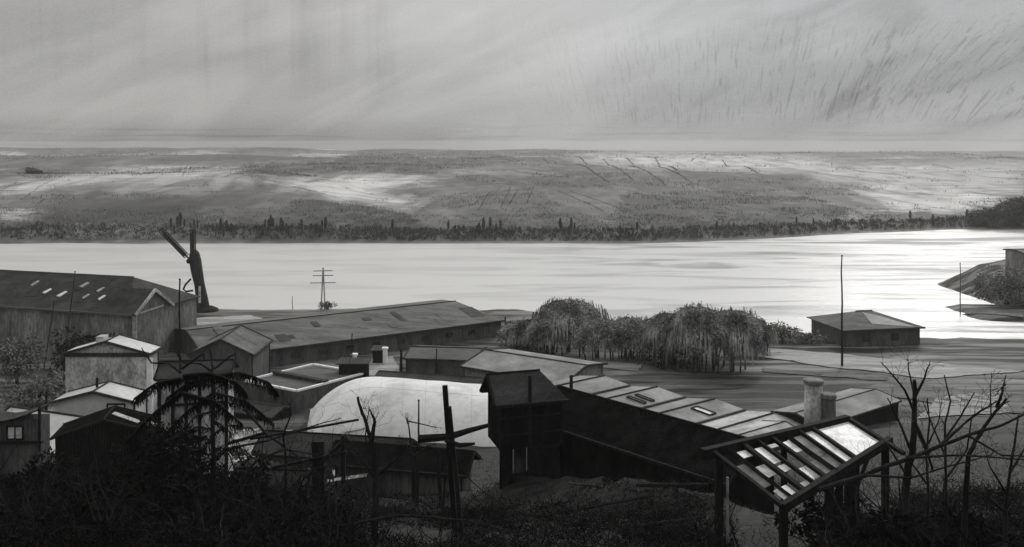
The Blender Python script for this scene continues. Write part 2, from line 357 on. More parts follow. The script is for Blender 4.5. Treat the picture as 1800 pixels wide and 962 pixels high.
# ------------------------------------------------------------------ buildings
def hall(name, label, cat, A, B, width, eave, ridge, wall='grey_render', roof='mid_roof', hipA=0, hipB=0, over=.45, t=.16, base=None,
         trim='dark_timber', gableW=None, group=None, wallparts=True):
    A, B = Vector((A[0], A[1], 0)), Vector((B[0], B[1], 0)); d = (B-A).normalized(); n = Vector((-d.y, d.x, 0)); D, Cc = A+n*width, B+n*width
    if base is None: base = min(T(p.x, p.y) for p in (A, B, Cc, D))-.6
    gz = T(((A+B)/2).x, ((A+B)/2).y)
    o = thing(name, label, cat, ((A+Cc)/2).to_tuple()[:2]+(gz,), group)
    z = lambda p, h: (p.x, p.y, h)
    w = MB(); e = eave-.02; R = ridge-t-.02
    mA, mB = A+n*width/2, B+n*width/2
    w.q(z(A, base), z(B, base), z(B, e), z(A, e)); w.q(z(Cc, base), z(D, base), z(D, e), z(Cc, e))
    for p, q2, mm, hip in ((B, Cc, mB, hipB), (D, A, mA, hipA)):
        if hip: w.q(z(p, base), z(q2, base), z(q2, e), z(p, e))
        else: w.q(z(p, base), z(q2, base), z(q2, e), z(mm, R), z(p, e))
    w.build('wall', wall, o)
    slope = (ridge-eave)/(width/2); ez = eave-over*slope+t*.6
    a, b = A-d*over-n*over, B+d*over-n*over; c, dd = Cc+d*over+n*over, D-d*over+n*over
    ra = mA+(d*hipA if hipA else -d*over); rb = mB-(d*hipB if hipB else -d*over)
    rf = MB()
    rf.solid([z(a, ez), z(b, ez), z(rb, ridge), z(ra, ridge)], (0, 0, -t)); rf.solid([z(c, ez), z(dd, ez), z(ra, ridge), z(rb, ridge)], (0, 0, -t))
    if hipB: rf.solid([z(b, ez), z(c, ez), z(rb, ridge)], (0, 0, -t))
    if hipA: rf.solid([z(dd, ez), z(a, ez), z(ra, ridge)], (0, 0, -t))
    ro = rf.build('roof', roof, o)
    tr = MB(); k = .14 if width < 8 else .24
    tr.bar(Vector(z(a, ez-t*.5))-n*(k*.5+.003), Vector(z(b, ez-t*.5))-n*(k*.5+.003), k, k*1.3)
    for s_, e1, e2, rr, hip in ((1, b, c, rb, hipB), (-1, a, dd, ra, hipA)):
        if not hip:
            for p in (e1, e2): tr.bar(Vector(z(p, ez-.03))+d*s_*(k*.5+.003), Vector(z(rr, ridge-.03))+d*s_*(k*.5+.003), k, k*1.3)
    tr.build('fascia', trim, o)
    rd = MB(); rd.tube([z(ra, ridge+.03), z(rb, ridge+.03)], k*.55, 6); rd.build('ridge_cap', trim, ro)
    for p in (A, B): cr = MB(); cr.bar(z(p-n*.03, base), z(p-n*.03, e), k*.8); cr.build('corner_post', trim, o)
    return o
def frame_window(parent, a, b, z0, z1, nrm, frame='dark_timber', pane='dark_glass', bars=1, k=.08, name='window'):
    """window on a wall between ground points a and b, nrm pointing out of the wall"""
    a, b, nrm = Vector((a[0], a[1], 0)), Vector((b[0], b[1], 0)), Vector((nrm[0], nrm[1], 0)).normalized()*.04
    f = MB(); p = lambda q2, z: Vector((q2.x, q2.y, z))+nrm
    f.bar(p(a, z0), p(b, z0), k); f.bar(p(a, z1), p(b, z1), k); f.bar(p(a, z0), p(a, z1), k); f.bar(p(b, z0), p(b, z1), k)
    for i in range(bars): m = a.lerp(b, (i+1)/(bars+1)); f.bar(p(m, z0), p(m, z1), k*.7)
    fo = f.build(name, frame, parent)
    g2 = MB(); g2.q(p(a, z0)-nrm*.4, p(b, z0)-nrm*.4, p(b, z1)-nrm*.4, p(a, z1)-nrm*.4); g2.build('pane', pane, fo)
    return fo
def door(parent, a, b, z0, z1, nrm, m='black_timber'):
    a, b, nrm = Vector((a[0], a[1], z0)), Vector((b[0], b[1], z0)), Vector((nrm[0], nrm[1], 0)).normalized()
    f = MB(); f.solid([a+nrm*.06, b+nrm*.06, Vector((b.x, b.y, z1))+nrm*.06, Vector((a.x, a.y, z1))+nrm*.06], -nrm*.05); return f.build('door', m, parent)

# 1 great warehouse, far left
wh = hall('warehouse', 'great warehouse with a dark hipped roof dotted with pale skylights', 'warehouse', (-115, 167.4), (-65.6, 153), 18, 10.5, 15.1,
          'grey_render', 'dark_roof', hipB=7, hipA=5, over=.5, trim='mid_roof')
d = Vector((.96, -.28, 0)).normalized(); n = Vector((.28, .96, 0)).normalized()
Bq = Vector((-65.6, 153, 0)); a0 = Bq-d*7-n*.15; b0 = Bq+d*.7-n*.15
an = MB(); z_ = lambda p, zz: (p.x, p.y, zz)
an.q(z_(b0, 0), z_(b0+n*9.2, 0), z_(b0+n*9.2, 10.6), z_(b0+n*4.6, 13.7), z_(b0, 10.6))
an.q(z_(a0, 10), z_(b0, 10), z_(b0, 10.6), z_(a0, 10.6)); an.q(z_(b0, 0), z_(b0, 10.6), z_(b0-d*.7, 10.6), z_(b0-d*.7, 0)); an.q(z_(b0+n*9.2, 0), z_(b0+n*9.2-d*.7, 0), z_(b0+n*9.2-d*.7, 10.6), z_(b0+n*9.2, 10.6))
an.build('gable_wall', 'grey_render', wh)
rr = MB(); q0, q1 = a0, b0+d*.5
rr.solid([z_(q0-n*.5, 10.35), z_(q1-n*.5, 10.35), z_(q1+n*4.6, 13.95), z_(q0+n*4.6, 13.95)], (0, 0, -.18))
rr.solid([z_(q1+n*9.7, 10.35), z_(q0+n*9.7, 10.35), z_(q0+n*4.6, 13.95), z_(q1+n*4.6, 13.95)], (0, 0, -.18)); rr.build('gable_roof', 'dark_roof', wh)
gt = MB(); q1 = q1+d*.1
gt.bar(z_(q1-n*.5, 10.3), z_(q1+n*4.6, 13.9), .3, .5); gt.bar(z_(q1+n*9.7, 10.3), z_(q1+n*4.6, 13.9), .3, .5)
gt.bar(z_(b0-n*.1+d*.12, 1), z_(b0-n*.1+d*.12, 10.3), .7, .3)
gt.build('gable_trim', 'pale_render', wh)
sb = MB(); sb.bar(z_(b0+n*.8+d*.1, 10.3), z_(b0+n*7.5+d*.1, 10.6), .12, .3); sb.build('string_course', 'pale_render', wh)
# skylights on the front slope
A0 = Vector((-115, 167.4, 0)); sl = (15.1-10.5)/9
for px, py in ((82, 512), (108, 517), (147, 501), (150, 521), (178, 523), (176, 509), (206, 511), (199, 525), (60, 498)):
    best = None
    for k in range(0, 900):                                   # where that sight line meets the roof plane
        Y = 150+k*.03; p = W(px, py, Y); s_ = (Vector((p.x, p.y, 0))-A0).dot(n); zr = 10.5+s_*sl
        if s_ > 0 and p.z <= zr+.15: best = (p, s_); break
    if not best: continue
    p, s_ = best; c0 = Vector((p.x, p.y, 0)); up = Vector((n.x, n.y, sl)).normalized(); ce = Vector((c0.x, c0.y, 10.5+s_*sl+.22))
    k1, k2 = d*.42+up*.5, up*.75
    q_ = random.uniform(.75, 1.1); sk_ = random.uniform(-.15, .25)
    f = MB(); f.solid([ce-d*(.5-sk_)*q_-up*.6*q_, ce+d*.3*q_-up*.75, ce+d*.8*q_+up*.7*q_, ce+d*.1+up*.85*q_], (0, 0, -.25))
    f.build('skylight', 'white_trim' if px in (82, 108, 178) else 'pale_steel', wh)

# 3 long shed
ls = hall('long_shed', 'very long low shed with a shallow grey roof beside the river', 'shed', (-50, 146), (-2.3, 176), 26, 4.7, 6.75, 'dark_render', 'mid_roof', hipB=3, over=.6, trim='dark_timber')
dl = Vector((47.7, 30, 0)).normalized(); nl = Vector((-dl.y, dl.x, 0)); Al = Vector((-50, 146, 0))
for k in range(9):
    a = Al+dl*(9+k*5); b = a+dl*1.5
    frame_window(ls, a, b, 2.6, 3.5, -nl, 'dark_timber', 'dark_glass', 2, .08)
cc = MB(); q = Vector((-2.3, 176, 0)); cc.bar(z_(q+dl*.7-nl*.7, 1), z_(q+dl*.7-nl*.7, 5.4), .3); cc.build('corner_mast', 'black_timber', ls)

def roof_patches(o, A, B, width, eave, ridge, k, mats, seed, t0=.05, t1=.95):
    rs_ = random.Random(seed); A, B = Vector((A[0], A[1], 0)), Vector((B[0], B[1], 0)); d = (B-A).normalized(); n = Vector((-d.y, d.x, 0)); L_ = (B-A).length; sl_ = (ridge-eave)/(width/2)
    for i in range(k):
        a = rs_.uniform(t0, t1)*L_; w_ = rs_.uniform(.9, 3.5); s0 = rs_.uniform(0, .6)*width/2; s1 = min(width/2-.2, s0+rs_.uniform(1, width*.25)); g_ = .1+.004*i
        P_ = [A+d*(a+u_)+n*v_ for u_, v_ in ((0, s0), (w_, s0), (w_+rs_.uniform(-.1, .1), s1), (0, s1))]
        m1 = MB(); m1.solid([(p.x, p.y, eave+sl_*(p-A).dot(n)+g_) for p in P_], (0, 0, -.03)); m1.build('roof_patch', rs_.choice(mats), o)
roof_patches(wh, (-115, 167.4), (-65.6, 153), 18, 10.5, 15.1, 12, ['dark_roof', 'dark_timber'], 2, .3, .85)
roof_patches(ls, (-50, 146), (-2.3, 176), 26, 4.7, 6.75, 16, ['mid_roof', 'dark_roof', 'mid_roof'], 4)
# 4 gabled house before the shed
hall('gabled_house', 'dark gabled house standing before the left end of the long shed', 'house', (-37.5, 128), (-37.5, 137), 9, 9.4, 11.6, 'dark_render', 'mid_roof', over=.3)

# 5 flat roofed store with white parapet
fs = thing('flat_roofed_store', 'flat roofed store edged by a thin white parapet', 'store', (-30, 128, 3))
P = [Vector((-38.2, 126.8, 0)), Vector((-29.5, 121.6, 0)), Vector((-21.8, 130.9, 0)), Vector((-30.5, 136.1, 0))]
m1 = MB(); m1.solid([z_(p, 5.7) for p in P], (0, 0, -5.2)); m1.build('wall', 'dark_render', fs)
m1 = MB()
for i in range(4): a, b = P[i], P[(i+1) % 4]; m1.bar(z_(a, 5.9), z_(b, 5.9), .42, .26)
m1.build('parapet', 'white_trim', fs)
m1 = MB(); m1.solid([z_(p*1, 5.78) for p in P], (0, 0, -.05)); m1.build('roof', 'mid_roof', fs)
m1 = MB(); a, b = P[0].lerp(P[3], .42), P[1].lerp(P[2], .42); m1.bar(z_(a, 6.05), z_(b, 6.05), .9, .5); m1.build('roof_light', 'dark_timber', fs)
bxs = thing('roof_hut', 'small dark box hut on the back of the flat roofed store', 'hut', (-23, 131.5, 5.8))
m1 = MB(); m1.box(-25.5, -21.5, 130.5, 133.5, 2, 7.3); m1.build('wall', 'black_board', bxs)
m1 = MB(); m1.box(-25.9, -21.1, 130.1, 133.9, 7.3, 7.5); m1.build('roof', 'dark_roof', bxs)
for k in range(3):
    m1 = MB(); m1.tube([(-25+k*.5, 131, 7.5), (-25+k*.5, 131, 8.7)], .06); m1.build('vent_pipe', 'steel', bxs)
for s_ in (-1,):
    m1 = MB()
hall('lean_to_shed', 'small black lean-to shed below the white parapet', 'shed', (-41, 119), (-31, 114.5), 4, 4.6, 5.3, 'black_board', 'dark_roof', over=.3)

# 6 pale vaulted hall
vh = thing('vaulted_hall', 'big white hall with a smooth rounded roof like a tent', 'hall', (-13, 108, 5))
Q = [Vector((-24.6, 104.5)), Vector((-1.35, 97)), Vector((-1.6, 112)), Vector((-27, 119))]
def vault(u, v):
    a = Q[0].lerp(Q[1], u); b = Q[3].lerp(Q[2], u); p = a.lerp(b, v)
    c = (1-abs(2*v-1)**2.4)**.62
    e = (1-(1-min(1, u/.42))**2.2)**.75
    zz = 4.2+.8*(u)+(6.6-.7*u)*c*e
    return (p.x, p.y, zz+.06*nz(u*9, v*9, 1, 4))
m1 = MB(); m1.grid(vault, 60, 40); m1.build('vaulted_roof', 'vault_skin', vh, smooth=True)
m1 = MB(); b = len(m1.v); ring = [vault(1, j/24) for j in range(25)]
m1.q(*([tuple(p) for p in ring]+[(Q[2].x, Q[2].y, 1.5), (Q[1].x, Q[1].y, 1.5)])); m1.build('end_wall', 'vault_skin', vh)
m1 = MB(); m1.solid([(Q[i].x, Q[i].y, 4.0) for i in range(4)], (0, 0, -3.2)); m1.build('base_wall', 'pale_render', vh)
m1 = MB()
for j in (2, 4): m1.tube([Vector(vault(.02+.98*i/40, j/6))+Vector((0, 0, .0)) for i in range(41)], .015, 4)
m1.build('seam', 'pale_steel', vh)
for i in range(1, 8): m1 = MB(); m1.tube([Vector(vault(.06+.92*i/8, .02+.96*j/30)) for j in range(31)], .012, 4); m1.build('seam', 'pale_steel', vh)

# 7 yard gate posts and dark poles
def pole(px, pyt, pyb, Y, r0, label, m='black_timber', name='pole', cat='pole', dx=0, group=None, base=None, cap=True, r1=None):
    a = W(px, pyb, Y); b = W(px+dx, pyt, Y); gz = T(a.x, a.y); a.z = min(a.z, gz+.0) if base is None else base; a.z = gz-.3
    o = thing(name, label, cat, (a.x, a.y, gz), group)
    m1 = MB(); k = 7; m1.tube([a.lerp(b, i/k)+Vector((.25*r0*nz(i, px, 1.7, 1)*3, 0, 0)) for i in range(k+1)], [r0+(((r1 or r0*.6)-r0)*i/k) for i in range(k+1)], 8); m1.build('shaft', m, o)
    if cap: m1 = MB(); m1.lathe(b.x, b.y, [(b.z-.02, r0*.9), (b.z+.08, r0*.9), (b.z+.16, r0*.3)], 8); m1.build('cap', m, o)
    return o
for px, lab in ((623, 'left white gatepost of the bright yard by the dark pole'), (677, 'right white gatepost standing at the dark arch of the yard')):
    p = G(px, 652 if px < 650 else 640); o = thing('gatepost', lab, 'gatepost', p, 'white gateposts of the yard')
    m1 = MB(); m1.box(p.x-.35, p.x+.35, p.y-.35, p.y+.35, p.z-.2, p.z+2.6); m1.build('shaft', 'white_trim', o)
    m1 = MB(); m1.box(p.x-.5, p.x+.5, p.y-.5, p.y+.5, p.z+2.6, p.z+2.85); m1.build('cap', 'white_trim', o)
dk = G(668, 640); o = thing('yard_shadow', 'small black block standing for shed shadow between the white gateposts', 'shed_shadow', dk)  # black block put where the shed's shadow darkens the arch
m1 = MB(); m1.box(dk.x-1.3, dk.x+.6, dk.y, dk.y+2, dk.z-.2, dk.z+2.3); m1.build('wall', 'black_board', o)
m1 = MB(); m1.solid([(dk.x-1.6, dk.y-.3, dk.z+2.4), (dk.x+.9, dk.y-.3, dk.z+2.4), (dk.x+.9, dk.y+2.3, dk.z+2.7), (dk.x-1.6, dk.y+2.3, dk.z+2.7)], (0, 0, -.1)); m1.build('roof', 'dark_roof', o)
pole(619, 588, 655, 141, .13, 'slim dark pole beside the left white gatepost')
pole(705, 615, 662, 140, .3, 'thick dark post at the right of the bright yard')
pole(767, 615, 655, 143, .14, 'thin dark post before the long shed wall')

# 8 low roofs behind the vault
hall('low_shed', 'dark narrow shed running behind the white rounded hall', 'shed', (-19, 123), (-1, 118.5), 4.5, 6.9, 7.7, 'dark_render', 'dark_roof', over=.3)
hall('low_store', 'long low store with a streaky pale grey roof behind the black tower', 'store', (-7.5, 139), (7.5, 129.5), 13, 4.9, 6.1, 'grey_render', 'pale_roof', over=.4)
hall('workshop', 'low grey workshop tucked between long shed and narrow shed', 'workshop', (-17.5, 147), (-6, 145.5), 9, 4.2, 5.1, 'dark_render', 'mid_roof', over=.3)

# 9 pale multi-gabled warehouse
fw = thing('factory', 'wide factory under a row of shallow pale grey gables', 'factory', (20, 112, 5))
P0 = Vector((9.8, 128, 0)); aa = Vector((26.5, -20.5, 0)); rv = Vector((-.8, -.6, 0)); NB = 4
for k in range(NB):
    v0, v1, rg = P0+aa*k/NB, P0+aa*(k+1)/NB, P0+aa*(k+.5)/NB; L_ = 16
    m1 = MB(); zv, zr = 6.3-.15*k, 6.95-.15*k
    m1.solid([z_(v0, zv), z_(v0+rv*L_, zv), z_(rg+rv*L_, zr), z_(rg, zr)], (0, 0, -.15)); m1.solid([z_(rg, zr), z_(rg+rv*L_, zr), z_(v1+rv*L_, zv), z_(v1, zv)], (0, 0, -.15))
    ro = m1.build('roof', 'pale_roof' if k != 3 else 'pale_roof_worn', fw)
    m1 = MB(); m1.tube([z_(rg, zr+.05), z_(rg+rv*L_, zr+.05)], .13, 6); m1.build('ridge_cap', 'dark_timber', ro)
    m1 = MB(); m1.bar(z_(v1, zv+.06), z_(v1+rv*L_, zv+.06), .35, .1); m1.build('gutter', 'dark_timber', fw)
    m1 = MB(); m1.q(z_(v0+rv*L_*.985, 0), z_(v1+rv*L_*.985, 0), z_(v1+rv*L_*.985, zv-.16), z_(rg+rv*L_*.985, zr-.16), z_(v0+rv*L_*.985, zv-.16))
    m1.q(z_(v0+rv*.3, 0), z_(v1+rv*.3, 0), z_(v1+rv*.3, zv-.16), z_(rg+rv*.3, zr-.16), z_(v0+rv*.3, zv-.16)); m1.build('gable_wall', 'dark_render', fw)
    if k in (1, 2):
        for s_ in ((.30, .55) if k == 1 else (.25,)):
            e0 = rg+(v1-rg)*.2+rv*(3+s_*6); e1 = rg+(v1-rg)*.8+rv*(3+s_*6); wd = rv*(.5 if k == 1 else 1.2)
            h0, h1 = zr-(zr-zv)*.2+.1, zr-(zr-zv)*.8+.1
            m1 = MB(); cs = [z_(e0, h0), z_(e1, h1), z_(e1+wd, h1), z_(e0+wd, h0)]
            for i in range(4): m1.bar(cs[i], cs[(i+1) % 4], .13, .22)
            lf = m1.build('roof_light', 'dark_timber', fw); m1 = MB(); m1.q(*[(c[0], c[1], c[2]-.03) for c in cs]); m1.build('pane', 'pale_glass', lf)
vE = P0+aa; m1 = MB(); m1.q(z_(vE, 0), z_(vE+rv*16, 0), z_(vE+rv*16, 5.7), z_(vE, 5.7)); m1.q(z_(P0, 0), z_(P0, 6.1), z_(P0+rv*16, 6.1), z_(P0+rv*16, 0)); m1.build('side_wall', 'dark_render', fw)
pole(1005, 662, 692, 100, .3, 'short black stake sticking up behind the dark roof', name='stake', cat='stake')

# 10 further right
hall('pale_roofed_shed', 'low shed with a bright worn roof behind the black pergola', 'shed', (25.5, 93), (32.5, 98), 6, 7.5, 8.3, 'dark_render', 'pale_roof_worn', over=.3)
hall('brick_store', 'dark walled store with a pale roof beside the pale chimney', 'store', (36.5, 105), (50, 115), 6.5, 6.5, 7.2, 'black_board', 'pale_roof', over=.3)
for px, top, Y, r0, lab, cm in ((1430, 667, 103, 1.0, 'squat round chimney, pale on its left flank', 'pale_render'), (1457, 692, 102, .75, 'shorter grey chimney beside the squat pale one', 'dark_render')):
    p = W(px, top, Y); gz = T(p.x, p.y); o = thing('chimney', lab, 'chimney', (p.x, p.y, gz), 'two round chimneys')
    m1 = MB(); m1.lathe(p.x, p.y, [(gz-.5, r0*1.1), (p.z-.5, r0)], 18); m1.build('shaft', cm, o, smooth=True)
    m1 = MB(); m1.lathe(p.x, p.y, [(p.z-.5, r0*1.02), (p.z-.45, r0*1.14), (p.z-.05, r0*1.14), (p.z, r0*.9), (p.z-.3, r0*.8)], 18); m1.build('rim', 'grey_render', o)

# 11 riverside house
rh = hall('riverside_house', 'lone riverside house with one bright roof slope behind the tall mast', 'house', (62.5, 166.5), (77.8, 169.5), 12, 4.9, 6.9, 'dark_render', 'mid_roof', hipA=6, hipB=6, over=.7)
m1 = MB(); m1.q((68.6, 169.0, 5.9), (76.8, 168.9, 5.05), (71.8, 171.9, 6.62), (68.4, 173.2, 6.95)); [0 for _ in m1.v]; m1.v = [(a[0], a[1], 4.9+2.0*((Vector((a[0]-62.5, a[1]-166.5, 0)).dot(Vector((-.1925, .981, 0))))/6)+.1) for a in m1.v]; m1.solid(m1.v[:], (0, 0, -.04)); m1.build('lit_slope_patch', 'white_sheet', rh)  # pale patch paints the sunlit slope into the roof colour
frame_window(rh, (66, 167.15), (67.5, 167.45), 2.4, 3.7, (.2, -1), 'dark_timber', 'dark_glass'); frame_window(rh, (72, 168.33), (73.5, 168.63), 2.4, 3.7, (.2, -1), 'dark_timber', 'dark_glass')

# 12 long dark building and 13 black tower
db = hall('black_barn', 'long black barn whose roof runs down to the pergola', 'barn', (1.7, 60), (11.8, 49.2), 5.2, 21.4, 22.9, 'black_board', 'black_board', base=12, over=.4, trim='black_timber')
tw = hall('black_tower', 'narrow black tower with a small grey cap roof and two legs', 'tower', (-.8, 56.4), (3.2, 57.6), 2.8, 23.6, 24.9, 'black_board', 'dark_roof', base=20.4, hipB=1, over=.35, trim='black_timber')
for x0, x1 in ((-.8, .05), (1.0, 3.1)):
    m1 = MB(); m1.box(x0, x1, 56.8, 58.6, 14.5, 20.45); m1.build('leg', 'black_board', tw)
m1 = MB(); m1.tube([(1.15, 56.7, 20.5), (1.15, 56.7, 25.1)], .12, 8); m1.build('flue', 'black_timber', tw)
m1 = MB(); m1.box(.1, .95, 58.5, 58.6, 17, 20.3); ps = m1.build('back_panel', 'grey_render', tw)
for k, zz in enumerate((21.3, 22.4)):
    m1 = MB(); m1.bar((-.8, 56.33, zz), (3.2, 57.53, zz), .12, .1); m1.build('rail', 'black_timber', tw)

# 14 pale house at left, with lower front wing
ph = hall('pale_house', 'tall pale grey gabled house behind the white gabled cottage', 'house', (-47.6, 116), (-47.6, 119.2), 10.8, 12.4, 14.0, 'pale_render', 'white_sheet', over=.35, trim='dark_timber')
m1 = MB(); m1.bar((-58.5, 115.9, 12.2), (-47.6, 115.9, 12.2), .12, .5); m1.build('lintel', 'dark_timber', ph)
m1 = MB(); m1.bar((-47.3, 115.75, 3), (-47.3, 115.75, 11.8), .7, .2); m1.build('pilaster', 'white_trim', ph)
m1 = MB(); m1.box(-54.9, -53.9, 117, 118.5, 13, 14.3); m1.build('chimney', 'pale_render', ph)
pc = hall('cottage', 'low white gabled cottage with a two pane window', 'cottage', (-45.6, 107), (-45.6, 110.6), 9.6, 8.7, 10.0, 'white_sheet', 'white_sheet', over=.35, trim='dark_timber')
frame_window(pc, (-48.8, 107), (-46.7, 107), 7.3, 8.4, (0, -1), 'black_timber', 'pale_glass', 1, .18)
m1 = MB(); m1.tube([(-51, 109, 8.5), (-51, 109, 11)], .16, 8); m1.build('stovepipe', 'black_timber', pc)

# 15 dark gabled house
dh = hall('dark_house', 'black gabled house with pale streaks on its roof at lower left', 'house', (-30.2, 74.6), (-30.8, 77.6), 7.6, 15.7, 17.0, 'black_board', 'black_board', over=.35, trim='black_timber')
m1 = MB(); m1.solid([(-33.8, 74.9, 17.06), (-31.6, 74.9, 16.3), (-31.6, 75.5, 16.3), (-33.8, 75.5, 17.06)], (0, 0, -.05)); m1.solid([(-31.3, 75, 16.2), (-30.4, 75, 15.9), (-30.4, 76, 15.9), (-31.3, 76, 16.2)], (0, 0, -.05)); m1.build('roof_patch', 'pale_render', dh)
m1 = MB(); m1.bar((-38, 74.4, 14.6), (-30.3, 74.4, 14.2), .12, .16); m1.build('band', 'black_timber', dh)
# 16 shed far left, 17 pale roof
wf = hall('white_roofed_shed', 'shed at the far left with a broad white roof', 'shed', (-53, 88), (-42.5, 84), 8, 10.5, 12.6, 'pale_render', 'white_sheet', over=.3, trim='dark_timber')
sd = thing('garden_shed', 'dark box shed with a square window before the white roof', 'shed', (-37.5, 68, 14))
m1 = MB(); m1.box(-41.5, -35.9, 67.5, 68.9, 10, 18.9); m1.build('wall', 'dark_render', sd)
m1 = MB(); m1.grid(lambda u, v: (-41.9+6.3*u, 67.1+2.1*v, 18.9+1.1*abs(2*u-1)**1.5*.9), 12, 2); m1.grid(lambda u, v: (-35.6-6.3*u, 67.1+2.1*v, 18.8+1.1*abs(2*u-1)**1.5*.9), 12, 2); m1.build('roof', 'dark_roof', sd)
frame_window(sd, (-38.4, 67.5), (-37.2, 67.5), 17.4, 18.4, (0, -1), 'black_timber', 'pale_glass', 1, .12)
m1 = MB(); m1.bar((-41.8, 67.4, 17.1), (-35.7, 67.4, 17.2), .16, .18); m1.build('ledge', 'black_timber', sd)
m1 = MB(); m1.bar((-35.9, 67.4, 16.5), (-35.9, 67.4, 19.9), .16); m1.build('corner_post', 'black_timber', sd)
# timber-framed outhouse behind the spruce
oh = hall('outhouse', 'pale outhouse with dark timber uprights behind the spruce', 'outhouse', (-29.4, 74), (-24.0, 74.6), 3, 20.4, 21.3, 'pale_render', 'dark_roof', over=.3, trim='black_timber')
m1 = MB()
for k in range(6): m1.bar((-29.4+k*1.08, 73.95+k*.12, 11), (-29.4+k*1.08, 73.95+k*.12, 20.3), .24)
m1.bar((-29.4, 73.9, 18), (-24.0, 74.5, 18.2), .18); m1.build('stud', 'black_timber', oh)

# 18 ramshackle shacks in the middle
hall('shack', 'ramshackle black shack with a sagging roof below the white hall', 'shack', (-12.3, 62), (-3.4, 60), 2.4, 17.9, 18.7, 'dark_render', 'black_board', over=.5, trim='black_timber')
# debris sheets
random.seed(17)
for k in range(44):
    px, py = random.uniform(410, 640), random.uniform(765, 880); q = G(px, py, 20); a_ = random.uniform(-.5, .5); w0, w1 = random.uniform(.5, 1.6), random.uniform(.15, .4)
    dv = Vector((math.cos(a_), math.sin(a_), random.uniform(-.1, .25)))*w0; ev = Vector((-math.sin(a_), math.cos(a_), .3))*w1; q.z += .5+random.random()*.9; m1 = MB(); m1.solid([q-dv-ev, q+dv-ev, q+dv+ev, q-dv+ev], (0, 0, -.03))
    m1.build('broken_board', 'pale_render' if k % 3 else 'dark_timber', org=q, label='broken board lying among the black scaffold and brambles', category='board', group='broken boards in the lower left tangle')
hall('timber_shack', 'low black timber shack with a long slatted roof left of the dead tree', 'shack', (-20.5, 72), (-8.8, 70), 3.5, 15.0, 16.0, 'dark_render', 'dark_roof', over=.4, trim='black_timber')
hall('tool_shed', 'small broken shed behind the thick black post', 'shed', (-16.5, 53), (-11.5, 52.5), 1.6, 19.6, 20.2, 'dark_timber', 'dark_roof', over=.3, trim='black_timber')

# 19 pergola
pg = thing('pergola', 'open black pergola with bare rafters and one pale glazed corner', 'pergola', (13, 38, 23.5))
RL, RR = W(1250, 795, 37.2), W(1490, 738, 42.4); EL, ER = W(1375, 893, 34.4), W(1556, 780, 39.8)
RL2 = RL+(RL-RR).normalized()*.5
m1 = MB(); m1.bar(RL2, RR, .3, .42); m1.build('ridge_beam', 'black_timber', pg)
m1 = MB(); m1.bar(EL, ER+(ER-EL).normalized()*.5, .26, .34); m1.build('eave_beam', 'black_timber', pg)
up = Vector((0, 0, .16))
for k in range(11):
    t = k/10 if k else 0; m1 = MB(); th = .2 if k in (0, 10) else .12+.06*(k % 3)
    a, b = RL.lerp(RR, t), EL.lerp(ER, t)
    if k == 10: b = b+(b-a)*.45
    if k in (8, 9): continue
    sag = Vector((0, 0, -.05*(k % 2)))
    m1.tube([a+up*.5, a.lerp(b, .5)+up*.5+sag, b+up*.5], [th*.55, th*.6, th*.5], 4) if k % 4 == 1 else m1.bar(a+up*.5, b+up*.5, th, .16)
    m1.build('rafter', 'black_timber', pg)
def pq(t, s_): return RL.lerp(RR, t).lerp(EL.lerp(ER, t), s_)
def panel(t0, t1, s0, s1, m, lift=.0):
    m1 = MB(); nn = (EL-RL).cross(RR-RL).normalized(); nn = nn if nn.z > 0 else -nn
    b = len(m1.v)
    m1.solid([pq(t0, s0)+nn*lift, pq(t1, s0)+nn*lift, pq(t1, s1)+nn*lift, pq(t0, s1)+nn*lift], -nn*.02); return m1.build('glazing_panel', m, pg)
panel(.62, .985, .07, .93, 'pale_glass')
panel(.51, .6, .1, .62, 'grey_render'); panel(.22, .3, .12, .45, 'pale_glass'); panel(.42, .6, .64, .97, 'grey_render'); panel(.36, .6, .93, .99, 'pale_glass'); panel(.06, .16, .78, .97, 'pale_glass')
panel(.11, .2, .1, .22, 'pale_glass'); panel(.11, .2, .4, .6, 'pale_render'); panel(.22, .3, .5, .62, 'pale_glass'); panel(.32, .4, .66, .9, 'pale_glass'); panel(.42, .5, .14, .4, 'pale_glass'); panel(.03, .09, .3, .7, 'grey_render'); panel(.2, .3, .85, .97, 'pale_render')
for (p, py1, thk) in ((RL+(RR-RL)*.05, 952, .32), (EL+(ER-EL)*.01, 985, .28), (EL.lerp(ER, .42), 900, .3), (EL.lerp(ER, .52), 890, .24), (EL.lerp(ER, .68), 880, .26), (ER*1.0, 850, .26), (RR*1.0, 850, .26), (RL.lerp(RR, .5), 900, .22)):
    gz = T(p.x, p.y)-.3; m1 = MB(); m1.bar((p.x, p.y, gz), (p.x, p.y, p.z-.1), thk); m1.build('post', 'black_timber', pg)
for t in (.45, .7):
    q = EL.lerp(ER, t); m1 = MB(); m1.bar(q-Vector((0, 0, 1.1)), EL.lerp(ER, t+.12)-Vector((0, 0, .1)), .12); m1.build('brace', 'black_timber', pg)
m1 = MB(); p = RL+(RR-RL)*.05; m1.bar((p.x+.34, p.y-.1, T(p.x, p.y)-.3), (p.x+.34, p.y-.1, p.z-1.1), .1); m1.build('post_facing', 'pale_render', pg)

# headland building at right edge
hb = hall('headland_house', 'grey blockhouse on the headland at the right edge', 'house', (128.5, 222), (140, 222), 9, 12, 12.6, 'grey_render', 'mid_roof', over=.3)

